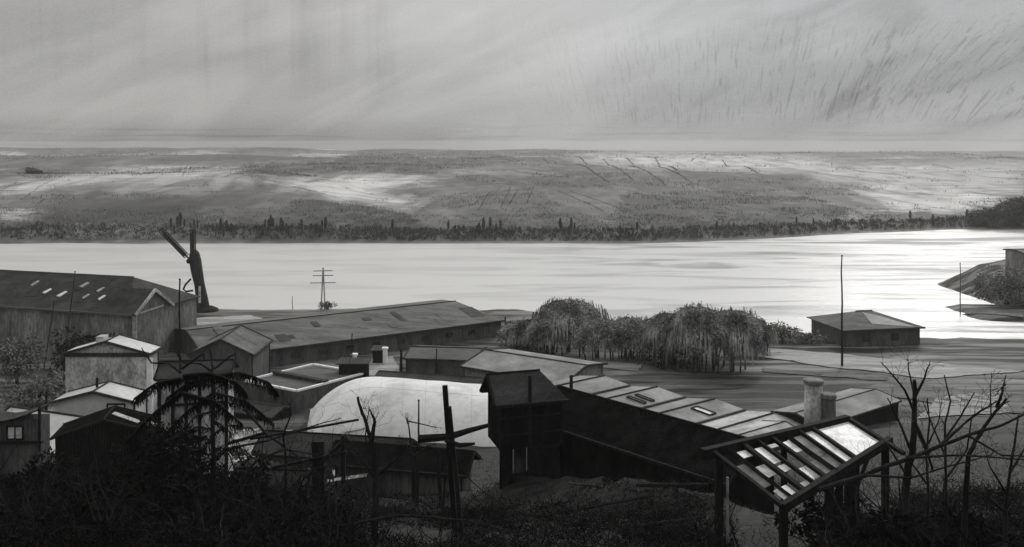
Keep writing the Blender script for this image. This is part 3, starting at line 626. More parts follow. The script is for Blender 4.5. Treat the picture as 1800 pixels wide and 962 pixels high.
# ------------------------------------------------------------------ windmill
wm = W(350, 556, 203); gz = T(wm.x, wm.y); wx, wy = wm.x, wm.y
o = thing('windmill', 'dark windmill tower raising two broken sails over the river', 'windmill', (wx, wy, gz))
m1 = MB()
prof = [(gz-.3, 1.55, 1.0), (gz+2.5, 1.35, .7), (gz+6, 1.15, .1), (gz+9, 1.3, -.5), (gz+11.5, 1.35, -.9), (gz+13.2, 1.1, -1.1), (gz+14, .5, -1.2)]
m1.tube([(wx+c, wy, zz) for zz, r_, c in prof], [r_ for zz, r_, c in prof], 14); m1.build('tower', 'dark_timber', o, smooth=True)
m1 = MB(); m1.lathe(wx+1, wy, [(gz-.4, 3.4), (gz+.4, 3.2), (gz+.9, 2.2)], 16); m1.build('plinth', 'black_timber', o)
m1 = MB(); hb_ = Vector((wx-1.7, wy-1.6, gz+11.6)); 
sp_ = [(W(283, 404, wy-1.8), 'sail'), (W(339, 404, wy-1.8), 'sail')]
hub = MB(); hub.lathe(hb_.x, hb_.y-.3, [(hb_.z-.5, .3), (hb_.z, .6), (hb_.z+.5, .3)], 10); hub.build('hub', 'black_timber', o)
for tip, nm in sp_:
    hb2 = hb_+Vector((.2 if tip.x < hb_.x-2 else .9, 0, .3)); dd = (tip-hb2); sd_ = Vector((dd.z, 0, -dd.x)).normalized()
    m1 = MB(); m1.bar(hb2, tip, .3); 
    for s_ in (-.6, .6): m1.bar(hb2+dd*.12+sd_*s_, tip+sd_*s_, .16)
    for k in range(14): q = hb2+dd*(.12+.88*k/13); m1.bar(q-sd_*.6, q+sd_*.6, .13)
    so = m1.build('sail', 'dark_timber', o)
    m1 = MB(); m1.solid([hb2+dd*.15-sd_*.55+Vector((0, .12, 0)), hb2+dd*.15+sd_*.35+Vector((0, .12, 0)), hb2+dd*.93+sd_*.35+Vector((0, .12, 0)), hb2+dd*.9-sd_*.55+Vector((0, .12, 0))], (0, .04, 0)); m1.build('sailcloth', 'mid_roof', so)
m1 = MB(); m1.tube([(wx-1.5, wy-1, gz+7.5), (wx-2.6, wy-1.5, gz+6.2), (wx-3.0, wy-1.6, gz+5.2), (wx-2.4, wy-1.6, gz+4.7), (wx-1, wy-1, gz+4.8)], .22, 6); m1.build('tail_hook', 'black_timber', o)
frame_window(o, (wx+.3, wy-1.45), (wx+1.0, wy-1.45), gz+2, gz+6, (0, -1), 'dark_timber', 'pale_glass', 0, .1, 'doorway')

# ------------------------------------------------------------------ masts
pole(316, 492, 705, 112, .16, 'thin dark mast between the warehouse end and the windmill', name='mast', cat='mast')
pole(1480, 450, 658, 152, .22, 'tallest mast, dark and straight before the riverside house', name='mast', cat='mast', r1=.1)
pole(1688, 463, 536, 205, .14, 'faint thin mast standing on the far mud spit', name='mast', cat='mast', m='steel', r1=.1)
pole(110, 478, 575, 150, .12, 'long thin mast leaning right before the warehouse roof', name='mast', cat='mast', dx=22, m='dark_timber')
pole(77, 530, 560, 150, .1, 'short thin mast leaning before the warehouse wall', name='mast', cat='mast', dx=18, m='dark_timber')
pole(514, 522, 552, 206, .12, 'small faint mast on the shore behind the shed roof', name='mast', cat='mast', m='pale_steel')
pole(82, 690, 724, 100, .2, 'short black stump post at the left of the white cottage', name='post', cat='post')
pole(736, 705, 722, 96, .12, 'short thin stick against the white hall roof', name='post', cat='post')
p = W(568, 545, 207); gz = T(p.x, p.y); o = thing('signal_mast', 'faint grey mast with three crossbars by the water', 'mast', (p.x, p.y, gz))
m1 = MB(); m1.tube([(p.x-.5, p.y, gz-.4), (p.x, p.y, gz+9.8)], .16); m1.tube([(p.x+.5, p.y, gz-.4), (p.x, p.y, gz+9.8)], .16); m1.build('shaft', 'pale_steel', o)
for zz, w_ in ((9.0, 2.2), (7.9, 2.4), (6.2, 3.0)): m1 = MB(); m1.bar((p.x-w_, p.y-.2, gz+zz), (p.x+w_, p.y-.2, gz+zz+.1), .2); m1.build('crossbar', 'pale_steel', o)
# twin leaning posts with broken crossbeam, foreground
PY = 42.0
o = thing('twin_post', 'two tall black timber posts bound together and leaning left', 'post', G(798, 925))
m1 = MB(); m1.bar(W(782, 678, PY), W(800, 935, PY), .24, .2); m1.build('post', 'black_timber', o)
m1 = MB(); m1.bar(W(790, 715, PY-.3), W(812, 940, PY-.3), .17, .2); m1.build('post', 'black_timber', o)
m1 = MB(); m1.bar(W(784, 820, PY-.5), W(776, 935, PY-.5), .1); m1.build('strut', 'black_timber', o)
m1 = MB(); m1.tube([W(735, 772, PY-.2), W(790, 768, PY-.2), W(825, 757, PY-.25), W(858, 748, PY-.3), W(862, 757, PY-.3)], [.2, .17, .13, .1, .05], 5); m1.build('crossbeam', 'black_timber', o)
m1 = MB(); m1.tube([W(782, 774, PY-.35), W(808, 783, PY-.35), W(835, 780, PY-.4)], [.1, .12, .06], 5); m1.build('bracket', 'black_timber', o)
def cable(pts, Y, label, r_=.025, name='cable'):
    P = [W(a, b, Y+dy) for a, b, dy in pts]; m1 = MB(); k = 8; out = []
    for i in range(len(P)-1):
        p0, p1, p2, p3 = P[max(i-1, 0)], P[i], P[i+1], P[min(i+2, len(P)-1)]
        for j in range(k): t = j/k; out.append(.5*((2*p1)+(p2-p0)*t+(2*p0-5*p1+4*p2-p3)*t*t+(3*p1-p0-3*p2+p3)*t**3))
    out.append(P[-1]); m1.tube(out, r_, 5); o = m1.build(name, 'black_timber', org=P[0], label=label, category='cable'); return o
cable([(806, 820, 0), (840, 856, 0), (890, 890, -.5), (960, 915, -1.5), (1060, 930, -2), (1180, 948, -3)], 41.5, 'black cable sagging from the twin posts down to the right')
cable([(660, 872, 0), (700, 876, 0), (745, 884, 0), (770, 900, 0), (798, 914, 0)], 41.5, 'black cable drooping from the dead tree to the twin posts')
# thick forked prop and shoring timbers
o = thing('timber_scaffold', 'broken black timber scaffold with a thick upright and slanting beam', 'frame', G(560, 880))
m1 = MB(); m1.bar(W(560, 775, 46), W(562, 905, 46), .62, .4); m1.build('post', 'black_timber', o)
m1 = MB(); m1.bar(W(540, 838, 45.8), W(612, 768, 45.8), .4, .2); m1.build('beam', 'black_timber', o)
m1 = MB(); m1.bar(W(603, 765, 46), W(604, 850, 46), .2); m1.build('post', 'black_timber', o)
m1 = MB(); m1.bar(W(480, 822, 45.6), W(610, 795, 45.6), .18, .14); m1.build('beam', 'black_timber', o)
m1 = MB(); m1.bar(W(400, 780, 45.6), W(470, 760, 45.4), .18, .14); m1.bar(W(440, 772, 45.4), W(630, 738, 50), .12, .1); m1.build('beam', 'black_timber', o)
for k, (x0, y0, x1, y1) in enumerate(((730, 785, 735, 862), (725, 800, 728, 858), (770, 790, 775, 845))):
    pole(x1, y0, y1, 56, .13, ['middle one of three black props under the shack roof', 'left one of three black props under the shack roof', 'right one of three black props under the shack roof'][k], name='prop', cat='prop', group='props under the shack', dx=x0-x1, cap=False)
# felled planks on the slope
random.seed(11)
for k, (x0, y0, x1, y1, wd, m, lab) in enumerate((
    (1010, 828, 1190, 852, .34, 'black_timber', 'long black beam lying at the top of the timber heap'), (1120, 862, 1245, 858, .3, 'black_timber', 'black beam lying across the right end of the timber heap'),
    (1060, 845, 1230, 838, .2, 'black_timber', 'slim black beam slanting over the timber heap'), (1000, 850, 1130, 872, .16, 'dark_timber', 'worn black plank lowest on the timber heap'),
    (1150, 832, 1240, 842, .14, 'dark_timber', 'short thin plank near the pergola post'), (985, 905, 1150, 872, .16, 'black_timber', 'black branch-like beam lying below the timber heap'),
    (870, 895, 1050, 930, .12, 'black_timber', 'low black rail lying along the foreground slope'), (1090, 930, 1240, 915, .12, 'black_timber', 'thin black rail lying near the pergola foot'))):
    a, b = G(x0, y0+6, 20), G(x1, y1+6, 20)
    if (a-b).length > 16: b = a+(b-a).normalized()*16
    a.z += wd*.4+.15; b.z += wd*.4+.15; m1 = MB(); q = [a.lerp(b, i/6)+Vector((0, 0, .1*nz(i, k, 1.3, 2)))for i in range(7)]
    m1.tube(q, [wd*.5]*6+[wd*.35], 5); m1.build('beam', m, org=a, label=lab, category='beam', group='timbers lying on the slope')

# ------------------------------------------------------------------ trees
def twigs(mb, p, d, L, r_, depth, gr=.15):
    k = max(3, int(L/.35)); pts = [p.copy()]; rs = [r_]; dd = d.normalized()
    for i in range(k):
        dd = (dd+Vector((random.gauss(0, gr), random.gauss(0, gr), random.gauss(0, gr)+.03))).normalized()
        pts.append(pts[-1]+dd*L/k); rs.append(max(.006, r_*(1-.75*(i+1)/k)))
        if depth and i and random.random() < .55:
            sd = dd.cross(Vector((random.gauss(0, 1), random.gauss(0, 1), random.gauss(0, 1)))).normalized()
            twigs(mb, pts[-1], dd*.8+sd*.8, L*random.uniform(.3, .55), rs[-1]*.6, depth-1, gr)
    mb.tube(pts, rs, 5 if r_ > .03 else 3)
def line(mb, pts, Y, r0, r1, tw=3, jit=.3, tl=.9):
    P = [W(x, y, Y+jit*nz(i, x, 2.3, 4)*2) for i, (x, y) in enumerate(pts)]
    Q_ = []
    for i in range(len(P)-1):
        for j in range(4): Q_.append(P[i].lerp(P[i+1], j/4)+Vector((nz(i*4+j, x0j(Y), 1.3, 1), nz(j, i, 1.1, 2), nz(i, j, 1.7, 5)))*r0*.5)
    Q_.append(P[-1]); m_ = len(Q_)
    mb.tube(Q_, [r0+(r1-r0)*i/(m_-1) for i in range(m_)], 7)
    for t in range(tw):
        i = random.randrange(m_//3, m_-1); dd = (Q_[i+1]-Q_[i]).normalized(); s_ = dd.cross(Vector((random.gauss(0, 1), random.gauss(0, 1), random.gauss(0, .5)))).normalized()
        twigs(mb, Q_[i], dd+s_*.9, random.uniform(.4, 1)*tl, max(.009, r1*.5), 2)
def x0j(v): return v*3.1
def bare(name, label, base, trunk, limbs, Y, r0, tl=.9, tw=4):
    tw = tw*2+2; r0 *= .82; limbs = [(p_, a_*.8, b_*.7) for p_, a_, b_ in limbs]
    o = thing(name, label, 'tree', base)
    m1 = MB(); line(m1, trunk, Y, r0, r0*.35, 2, tl=tl); m1.build('trunk', 'bark', o)
    m1 = MB()
    for pts, a, b in limbs: line(m1, pts, Y, a, b, tw, jit=.5, tl=tl)
    m1.build('branches', 'bark', o)
    return o
random.seed(3)
bare('dead_tree', 'dead black tree with forked bare limbs before the white hall', G(655, 955), [(657, 985), (659, 900), (660, 830), (655, 780), (640, 735), (629, 698)],
     [([(659, 840), (635, 805), (612, 772)], .09, .03), ([(662, 838), (690, 812), (712, 795)], .1, .04), ([(650, 800), (642, 765), (648, 722), (650, 715)], .05, .015),
      ([(655, 885), (640, 868), (605, 845), (590, 820)], .08, .02), ([(660, 830), (668, 812), (673, 808)], .05, .03), ([(633, 722), (645, 715)], .03, .01), ([(652, 790), (658, 740), (650, 720)], .16, .03)], 40, .2)
bare('sapling', 'small crooked black tree leaning between dead tree and twin posts', G(730, 880), [(733, 880), (728, 820), (722, 780), (716, 735)],
     [([(728, 800), (750, 785), (770, 780)], .06, .03), ([(727, 800), (712, 780), (700, 765)], .05, .02), ([(716, 745), (712, 730)], .03, .01), ([(716, 740), (760, 750), (770, 752)], .05, .02)], 50, .11, .6)
bare('forked_tree', 'tallest bare tree rising right of the pergola with a thick trunk', G(1600, 950), [(1585, 990), (1592, 860), (1605, 780), (1608, 720), (1607, 668)],
     [([(1605, 720), (1590, 685), (1565, 655), (1548, 636)], .07, .02), ([(1607, 700), (1625, 665), (1635, 635)], .08, .02), ([(1606, 690), (1597, 650), (1596, 630)], .05, .015), ([(1600, 790), (1580, 740), (1560, 700)], .07, .03), ([(1606, 740), (1630, 790), (1640, 830)], .1, .05), ([(1590, 830), (1565, 790), (1550, 770)], .06, .02)], 33, .22, .8, 3)
bare('bare_tree', 'bare tree with a kinked top at the right edge', G(1700, 960, 14), [(1665, 990), (1663, 880), (1662, 800), (1661, 745), (1671, 705), (1660, 660)],
     [([(1662, 770), (1690, 730), (1713, 690)], .05, .025), ([(1661, 800), (1640, 750), (1622, 705)], .05, .015), ([(1664, 840), (1700, 790), (1708, 735)], .05, .03), ([(1661, 745), (1655, 740)], .03, .01)], 30, .07, .6, 3)
bare('thin_tree', 'thin bare tree with steep twigs between the forked tree and kinked tree', G(1630, 950), [(1628, 990), (1632, 880), (1628, 800), (1634, 740), (1630, 700)],
     [([(1630, 800), (1612, 760), (1604, 715)], .04, .01), ([(1632, 780), (1650, 740), (1655, 700)], .04, .01), ([(1628, 850), (1600, 810), (1580, 790)], .05, .015)], 31, .07, .8, 3)
bare('twiggy_tree', 'wispy bare tree with many fine twigs by the far right edge', G(1770, 955, 14), [(1765, 990), (1768, 900), (1775, 830), (1785, 770), (1790, 730)],
     [([(1770, 870), (1740, 820), (1728, 780)], .05, .012), ([(1776, 830), (1800, 790), (1815, 760)], .05, .012), ([(1768, 900), (1730, 870), (1700, 850)], .05, .015)], 28, .08, .9, 3)
bare('leaning_tree', 'leaning bare tree whose forked tip points up at the far right', G(1720, 960, 14), [(1690, 990), (1698, 880), (1702, 800), (1730, 750), (1770, 700)],
     [([(1752, 715), (1762, 690), (1768, 660)], .07, .02), ([(1768, 676), (1752, 690)], .03, .015), ([(1742, 735), (1741, 690), (1743, 655)], .03, .012), ([(1758, 712), (1775, 705)], .04, .02)], 28, .13, .5, 2)
bare('fallen_branch', 'long black bough slanting up to the right edge over the brambles', G(1560, 950, 14), [(1440, 860), (1520, 835), (1600, 805), (1700, 765), (1760, 748), (1830, 715)],
     [([(1700, 765), (1760, 800), (1830, 805)], .05, .02), ([(1600, 805), (1680, 800), (1800, 808)], .05, .03), ([(1650, 785), (1700, 740), (1752, 705)], .07, .03), ([(1520, 835), (1600, 840), (1740, 800)], .06, .02)], 27, .1, .8, 5)

random.seed(41)
for px, py, Y, L_, lab in ((120, 880, 42, 4.2, 'jagged bare shrub in front of the black gabled house'), (215, 860, 40, 4.6, 'jagged bare shrub left of the spruces'), (285, 800, 44, 3.6, 'spiky bare shrub tangled into the lower spruce'),
        (440, 850, 42, 4.4, 'jagged bare shrub right of the taller spruce'), (505, 870, 40, 4.2, 'sprawling bare shrub left of the broken scaffold'), (590, 890, 38, 3.8, 'sprawling bare shrub between scaffold and dead tree'),
        (40, 900, 40, 4.0, 'jagged bare shrub in the lower left corner'), (350, 930, 36, 3.6, 'jagged bare shrub low at the foot of the spruces'), (1490, 930, 33, 3.0, 'jagged bare shrub beside the pergola corner'), (1560, 900, 34, 3.6, 'jagged bare shrub left of the forked bare tree'),
        (1700, 930, 30, 3.2, 'jagged bare shrub in the lower right corner'), (1640, 900, 33, 3.6, 'jagged bare shrub right of the forked bare tree')):
    p = W(px, py, Y); p.z = T(p.x, p.y); o = thing('bare_shrub', lab, 'shrub', p, 'jagged bare shrubs in the foreground')
    for k in range(6):
        m1 = MB(); a_ = k*1.05+random.random(); twigs(m1, p+Vector((math.cos(a_)*.15, math.sin(a_)*.15, -.2)), Vector((math.cos(a_)*random.uniform(.3, 1.3), math.sin(a_)*.6, 1)), L_*random.uniform(.7, 1.15), random.uniform(.06, .12), 3, .13); m1.build('stem', 'bark', o)
for Lb, pts, Yb in (('long black bough reaching right from the spruces toward the scaffold', [(330, 850), (400, 790), (470, 775), (540, 752), (600, 735)], 43), ('crooked black bough crossing behind the scaffold', [(430, 720), (470, 765), (520, 800), (580, 850)], 44),
        ('black bough arching over the low thicket left of the scaffold', [(400, 880), (450, 810), (500, 790), (560, 800)], 41), ('steep black bough rising beside the scaffold', [(500, 900), (503, 820), (498, 765), (512, 725), (508, 708)], 42),
        ('low black bough running along the bottom of the slope', [(600, 925), (700, 905), (820, 915), (900, 935)], 37)):
    m1 = MB(); line(m1, pts, Yb, .075, .02, 14, jit=.4, tl=1.2); m1.build('bough', 'bark', org=W(pts[0][0], pts[0][1], Yb), label=Lb, category='bough')
def bough(m1, needles, p, az, L, droop, r_, dens):
    k = 10; pts = [p.copy()]
    d0 = Vector((math.cos(az), math.sin(az), 0))
    for i in range(1, k+1):
        t = i/k; pts.append(p+d0*L*t+Vector((0, 0, .25*L*t*(1-t)*1.4-droop*L*t*t))+Vector((random.gauss(0, .03), random.gauss(0, .03), random.gauss(0, .03))))
    m1.tube(pts, [r_*(1-.85*i/k) for i in range(k+1)], 5)
    for i in range(1, k+1):
        for j in range(int(dens*L/k)):
            q = pts[i-1].lerp(pts[i], random.random())+Vector((random.gauss(0, .1), random.gauss(0, .1), 0))
            needles.leaf(q, (random.gauss(0, .35)+d0.x*.3, random.gauss(0, .35)+d0.y*.3, -1), random.uniform(.012, .03), random.uniform(.12, .42)*(1 if i > 2 else .5))
def spruce(px, pyt, pyb, Y, Lmax, label, nb=34, dens=85):
    a, b = W(px, pyb, Y), W(px, pyt, Y); gz = T(a.x, a.y); o = thing('spruce', label, 'tree', (a.x, a.y, gz)); a.z = gz-.3; Lmax *= 1.0
    m1 = MB(); k = 10; m1.tube([a.lerp(b, i/k)+Vector((.08*nz(i, 1, 1.7, 3), 0, 0)) for i in range(k+1)], [.2*(1-.85*i/k) for i in range(k+1)], 8); m1.build('trunk', 'bark', o)
    m1, nd_ = MB(), MB(); hh = b.z-a.z
    for i in range(nb):
        t = .15+.78*(i/nb); z0 = a.z+hh*t; L = Lmax*(1.2-t)*random.uniform(.45, 1.3)*1.15
        bough(m1, nd_, Vector((a.x+(b.x-a.x)*t, a.y, z0)), i*2.399+random.uniform(-.3, .3), L, random.uniform(-.25, .75), .05, dens*.8); twigs(m1, Vector((a.x+(b.x-a.x)*t, a.y, z0)), Vector((math.cos(i*2.1), math.sin(i*2.1), .5)), L*.6, .03, 2, .2)
    for s_, pts in enumerate(([(372, 655), (352, 640), (320, 638), (303, 612)], [(372, 650), (370, 630), (366, 612)], [(375, 648), (398, 630), (412, 622), (413, 632)], [(373, 665), (330, 672), (290, 700)], [(376, 660), (420, 655), (470, 672), (486, 690)], [(376, 690), (430, 705), (480, 745)], [(374, 690), (330, 720), (275, 775)])):
        if px > 300 and px < 450: line(m1, [(x-372+px, y) for x, y in pts], Y, .06, .02, 2, tl=.4); 
        if px > 300 and px < 450 and s_ in (3, 4, 5, 6):
            for i in range(len(pts)-1):
                for j in range(140):
                    t = random.random(); q = W(pts[i][0]-372+px, pts[i][1], Y).lerp(W(pts[i+1][0]-372+px, pts[i+1][1], Y), t)
                    nd_.leaf(q, (random.gauss(0, .3), random.gauss(0, .3), -1), .025, random.uniform(.15, .55))
    m1.build('branches', 'bark', o); nd_.build('crown', 'black_leaf', o); return o
spruce(374, 648, 920, 41, 3.3, 'black spruce with drooping boughs in the lower left', 26, 80)
spruce(318, 735, 900, 37, 2.0, 'low black spruce in front of the taller spruce', 22, 90)

def clump_crown(mb, c, R, n_, m_=18, sz=.35, flat=.8, hang=0, lo=-.3):
    blobs = [Vector((random.gauss(0, .42)*R.x, random.gauss(0, .42)*R.y, (abs(random.gauss(0, .5))+lo*random.random())*R.z*flat)) for _ in range(m_)]
    for i in range(n_):
        b = blobs[i % m_]; v = Vector((random.gauss(0, 1), random.gauss(0, 1), random.gauss(0, 1))).normalized()
        rr_ = .38*random.uniform(.6, 1.05); p = c+b+Vector((v.x*R.x, v.y*R.y, v.z*R.z))*rr_
        mb.leaf(p, (v.x, v.y, v.z-.5-hang), random.uniform(.4, 1)*sz*.4, random.uniform(.6, 1.2)*sz*(1+hang))
def willow(px, pyt, wpx, pyb, label, group, skirt=.55, n_=2600):
    Y = (H-1.5)*F/(pyb-HZ); p = W(px, pyb, Y); p.z = T(p.x, p.y); top = H-(pyt-HZ)*Y/F; hh = top-p.z; R = wpx*Y/F/2
    o = thing('willow', label, 'tree', p, group)
    m1 = MB(); lean = random.uniform(-.3, .3); fork = p+Vector((lean, 0, hh*.42)); m1.tube([p-Vector((0, 0, .4)), p.lerp(fork, .5), fork], [.34, .26, .22], 7)
    tr = m1.build('trunk', 'bark', o)
    m1 = MB()
    for k in range(5):
        sx_ = p+Vector((random.uniform(-.7, .7)*R, random.uniform(-.5, .5)*R, 0)); m1.tube([sx_-Vector((0, 0, .3)), sx_+Vector((random.uniform(-.4, .4), 0, hh*.35)), fork.lerp(sx_, .5)+Vector((0, 0, hh*.35))], [.16, .12, .05], 5)
    for k in range(9):
        az = k*.7+random.random(); q = fork+Vector((math.cos(az)*R*.65, math.sin(az)*R*.65, hh*.34*random.uniform(.6, 1.2))); m1.tube([fork, fork.lerp(q, .5)+Vector((0, 0, .6)), q], [.15, .09, .03], 5)
    m1.build('limbs', 'bark', tr)
    m1 = MB(); cz = p.z+hh*.5; cen = Vector((p.x+lean, p.y, cz))
    for i in range(int(n_*.55)):
        az = random.random()*2*math.pi; q = random.random()**.55; el = math.acos(q)    # dome
        rr_ = math.sqrt(1-((1-q)*0+0)**2); s_ = random.random()**.4
        rad = R*s_*(1+.17*math.sin(az*3+px)+.14*math.sin(az*7+px*2)+random.gauss(0, .035)); zz = cz+hh*.5*math.sqrt(max(0, 1-s_**2.3))*(.9+.13*math.sin(az*5+px)+.1*math.sin(az*11+s_*9)+.1*random.random()**3)
        st = Vector((cen.x+math.cos(az)*rad, cen.y+math.sin(az)*rad, zz)); Ls = random.uniform(.35, 1)*hh*skirt*(.35+.65*s_)
        out = Vector((math.cos(az), math.sin(az), 0)); w_ = random.uniform(.025, .075); Ls *= random.uniform(.35, 1.0); sx = out.cross(Vector((0, 0, 1)))*w_ if random.random() < .5 else Vector((w_, 0, 0))
        e1 = st+out*Ls*.12-Vector((0, 0, Ls*.45)); e2 = e1+out*Ls*.03-Vector((0, 0, Ls*.55)); b = len(m1.v)
        m1.v += [tuple(st-sx), tuple(st+sx), tuple(e1-sx), tuple(e1+sx), tuple(e2)]; m1.f += [(b, b+1, b+3, b+2), (b+2, b+3, b+4)]
    for i in range(int(n_*2.2)):                                            # leafy clumps of uneven size inside and on the crown
        if i % 40 == 0:
            az = random.random()*6.283; s_ = random.random()**.55; cl_ = Vector((cen.x+math.cos(az)*R*s_*.95, cen.y+math.sin(az)*R*s_*.95, cz+hh*(.46*math.sqrt(max(0, 1-s_**2.3))-random.random()*.3))); cr_ = random.uniform(.35, 1.1)
        v = Vector((random.gauss(0, 1), random.gauss(0, 1), random.gauss(0, 1))).normalized()*cr_; m1.leaf(cl_+v, (v.x, v.y, v.z-.6), .1, random.uniform(.2, .5))
    for i in range(n_//2):
        az = random.random()*2*math.pi; s_ = random.random()**.5; st = Vector((cen.x+math.cos(az)*R*s_*.95, cen.y+math.sin(az)*R*s_*.95, cz+hh*.49*math.sqrt(max(0, 1-s_**2.3))))
        m1.leaf(st, (math.cos(az), math.sin(az), random.uniform(-.8, .5)), .12, .5)
    m1.build('crown', 'willow_leaf', o); return o
random.seed(5)
wl = [(925, 566, 95, 613, 'leftmost pale willow beside the end of the long shed'), (1000, 528, 120, 618, 'tallest domed willow of the left clump'),
      (962, 562, 80, 622, 'small willow in front of the tallest domed one'), (1050, 562, 90, 630, 'willow over the row of slim pale-lit trunks'),
      (1098, 566, 80, 632, 'dense dark willow at the middle of the tree belt'), (1130, 574, 60, 626, 'narrow willow where the two tree clumps meet'),
      (1150, 562, 80, 634, 'bushy willow joining the two tree clumps'), (925, 574, 70, 605, 'small pale willow behind the leftmost one'), (1260, 552, 90, 640, 'willow filling the back of the right clump'),
      (1110, 560, 84, 630, 'bushy willow filling the dip between the tree clumps'), (1205, 556, 90, 628, 'willow at the back of the right clump'),
      (1178, 552, 105, 642, 'round willow with low skirts left of the big trunks'), (1228, 540, 115, 655, 'broadest willow of the right clump, black beneath'),
      (1288, 546, 105, 654, 'willow with a bright gap beside its thick trunk'), (1322, 560, 70, 616, 'rightmost willow with a long trailing edge')]
for a in wl: willow(a[0], a[1], a[2], a[3], a[4], 'domed willows on the river bank', skirt=.62 if a[0] > 1150 else .5)
for k, px in enumerate((1042, 1052, 1063, 1078, 1088, 1102)):
    p = G(px, 634); t_ = p+Vector((.3*random.uniform(-1, 1), 0, 3.6)); m1 = MB(); o = thing('slim_tree', 'slim dark trunk in the row under the willow canopy', 'tree', p, 'row of slim trunks'); 
    m1.tube([p-Vector((0, 0, .2)), t_], [.13, .09], 6); m1.build('trunk', 'bark', o)
    m1 = MB(); clump_crown(m1, t_+Vector((0, 0, .6)), Vector((1.3, 1.3, 1.2)), 260, 8, .4, hang=.8); m1.build('crown', 'willow_leaf', o)
def bush(px, py, Y, rpx, hpx, label, m='dark_leaf', n_=1500, sz=.4, name='bush', stem=True, group=None, hf=None):
    p = W(px, py, Y); p.z = (hf or T)(p.x, p.y); R = rpx*Y/F; Hh = hpx*Y/F
    o = thing(name, label, 'bush' if name == 'bush' else 'tree', p, group)
    m1 = MB(); m1.tube([p-Vector((0, 0, .3)), p+Vector((0, 0, Hh*.5))], [R*.09, R*.05], 6)
    for k in range(6): az = k*1.05; m1.tube([p+Vector((0, 0, Hh*.1)), p+Vector((math.cos(az)*R*.6, math.sin(az)*R*.6, Hh*.6))], [R*.045, R*.015], 4)
    m1.build('trunk', 'bark', o)
    m1 = MB(); clump_crown(m1, p+Vector((0, 0, Hh*.38)), Vector((R*1.05, R*1.05, Hh*.62)), n_, 22, sz); m1.build('crown', m, o); return o
bush(1165, 645, 150, 42, 48, 'low smoky dark bush leaning under the right willow clump', 'dark_leaf', 2200)
bush(1375, 606, 172, 32, 36, 'pale grey rounded bush between willows and riverside house', 'grey_leaf', 1600)
bush(1425, 606, 170, 22, 22, 'small pale bush at the left wall of the riverside house', 'grey_leaf', 900)
bush(575, 556, 205, 12, 16, 'tiny grey bush at the foot of the crossbar mast', 'grey_leaf', 500)
bush(140, 655, 140, 60, 85, 'broad dark round tree before the warehouse wall', 'dark_leaf', 3800, .5, 'round_tree')
bush(30, 660, 138, 36, 90, 'grey tree at the left edge before the warehouse', 'grey_leaf', 2000, .5, 'round_tree')
bush(70, 690, 125, 50, 50, 'low grey bush below the grey tree at the left edge', 'grey_leaf', 1800, .5)
bush(440, 765, 62, 28, 36, 'bright pale shrub glowing behind the spruce', 'pale_grass', 1600, .3)
bush(150, 745, 98, 18, 16, 'small leafy shrub at the foot of the white cottage', 'grey_leaf', 700, .3)
bush(95, 790, 68, 34, 50, 'dark shrub between box shed and black house', 'black_leaf', 1500, .35)
bush(190, 870, 50, 50, 75, 'round black bush before the black gabled house', 'black_leaf', 3600, .3)
for a in ((300, 905, 46, 85, 175, 'tall black thicket rising around the foot of the spruce', 6500), (425, 900, 45, 60, 85, 'black thicket right of the spruce foot', 4500), (55, 905, 44, 85, 105, 'black thicket in the lower left corner', 4500),
          (215, 900, 44, 60, 95, 'black thicket under the gabled black house', 3500), (565, 905, 43, 60, 50, 'low black thicket around the broken scaffold', 3200), (1500, 920, 36, 80, 90, 'low black bramble clump under the pergola corner', 4000),
          (1610, 920, 31, 90, 110, 'black bramble clump at the foot of the forked bare tree', 4500), (1730, 920, 30, 90, 95, 'black bramble clump in the lower right corner', 4500)):
    bush(a[0], a[1], a[2], a[3], a[4], a[5], 'black_leaf', int(a[6]*1.3), .2)
bush(1770, 560, 215, 50, 60, 'wooded grey thicket climbing the headland at the right edge', 'grey_leaf', 3200, .6)
bush(1790, 400, 416, 42, 58, 'tall dark wood on the far bank at the right edge', 'far_leaf', 2600, 1.5, 'round_tree', hf=HT)
bush(1735, 398, 414, 34, 26, 'lower dark grove left of the wood on the far bank', 'far_leaf', 2000, 1.3, 'round_tree', hf=HT)

# far bank: trees in a mass, single poplars, hedges
random.seed(21)
fb = MB()
for i in range(5200):
    px = random.uniform(-120, 1920); u = (px-900)/F; s_ = random.uniform(1, 22) if random.random() < .62 else random.uniform(10, 70); Y = farshore(u)+s_; x = u*Y
    dens = .45+.8*nz(px, s_*3, 90, 2)+.35*sm(250, 600, px)-.5*sm(1380, 1500, px)*(s_ > 20)
    if random.random() > dens+.1: continue
    small = .55 if s_ > 26 else 1
    hh = random.uniform(.8, 3.6)*(.75+.8*nz(px, 3, 50, 7)); R = random.uniform(.6, 1.8); z0 = HT(x, Y)
    if hh < .3: continue
    for k in range(14):
        v = Vector((random.gauss(0, 1), random.gauss(0, 1), 0)).normalized()*R*random.random()
        fb.leaf((x+v.x*(2.5 if small < 1 else 1), Y+v.y, z0-.1+small*hh*random.random()*.6), (random.gauss(0, .25), random.gauss(0, .25), 1), random.uniform(.05, .18)*small, small*random.uniform(.4, 1.3))
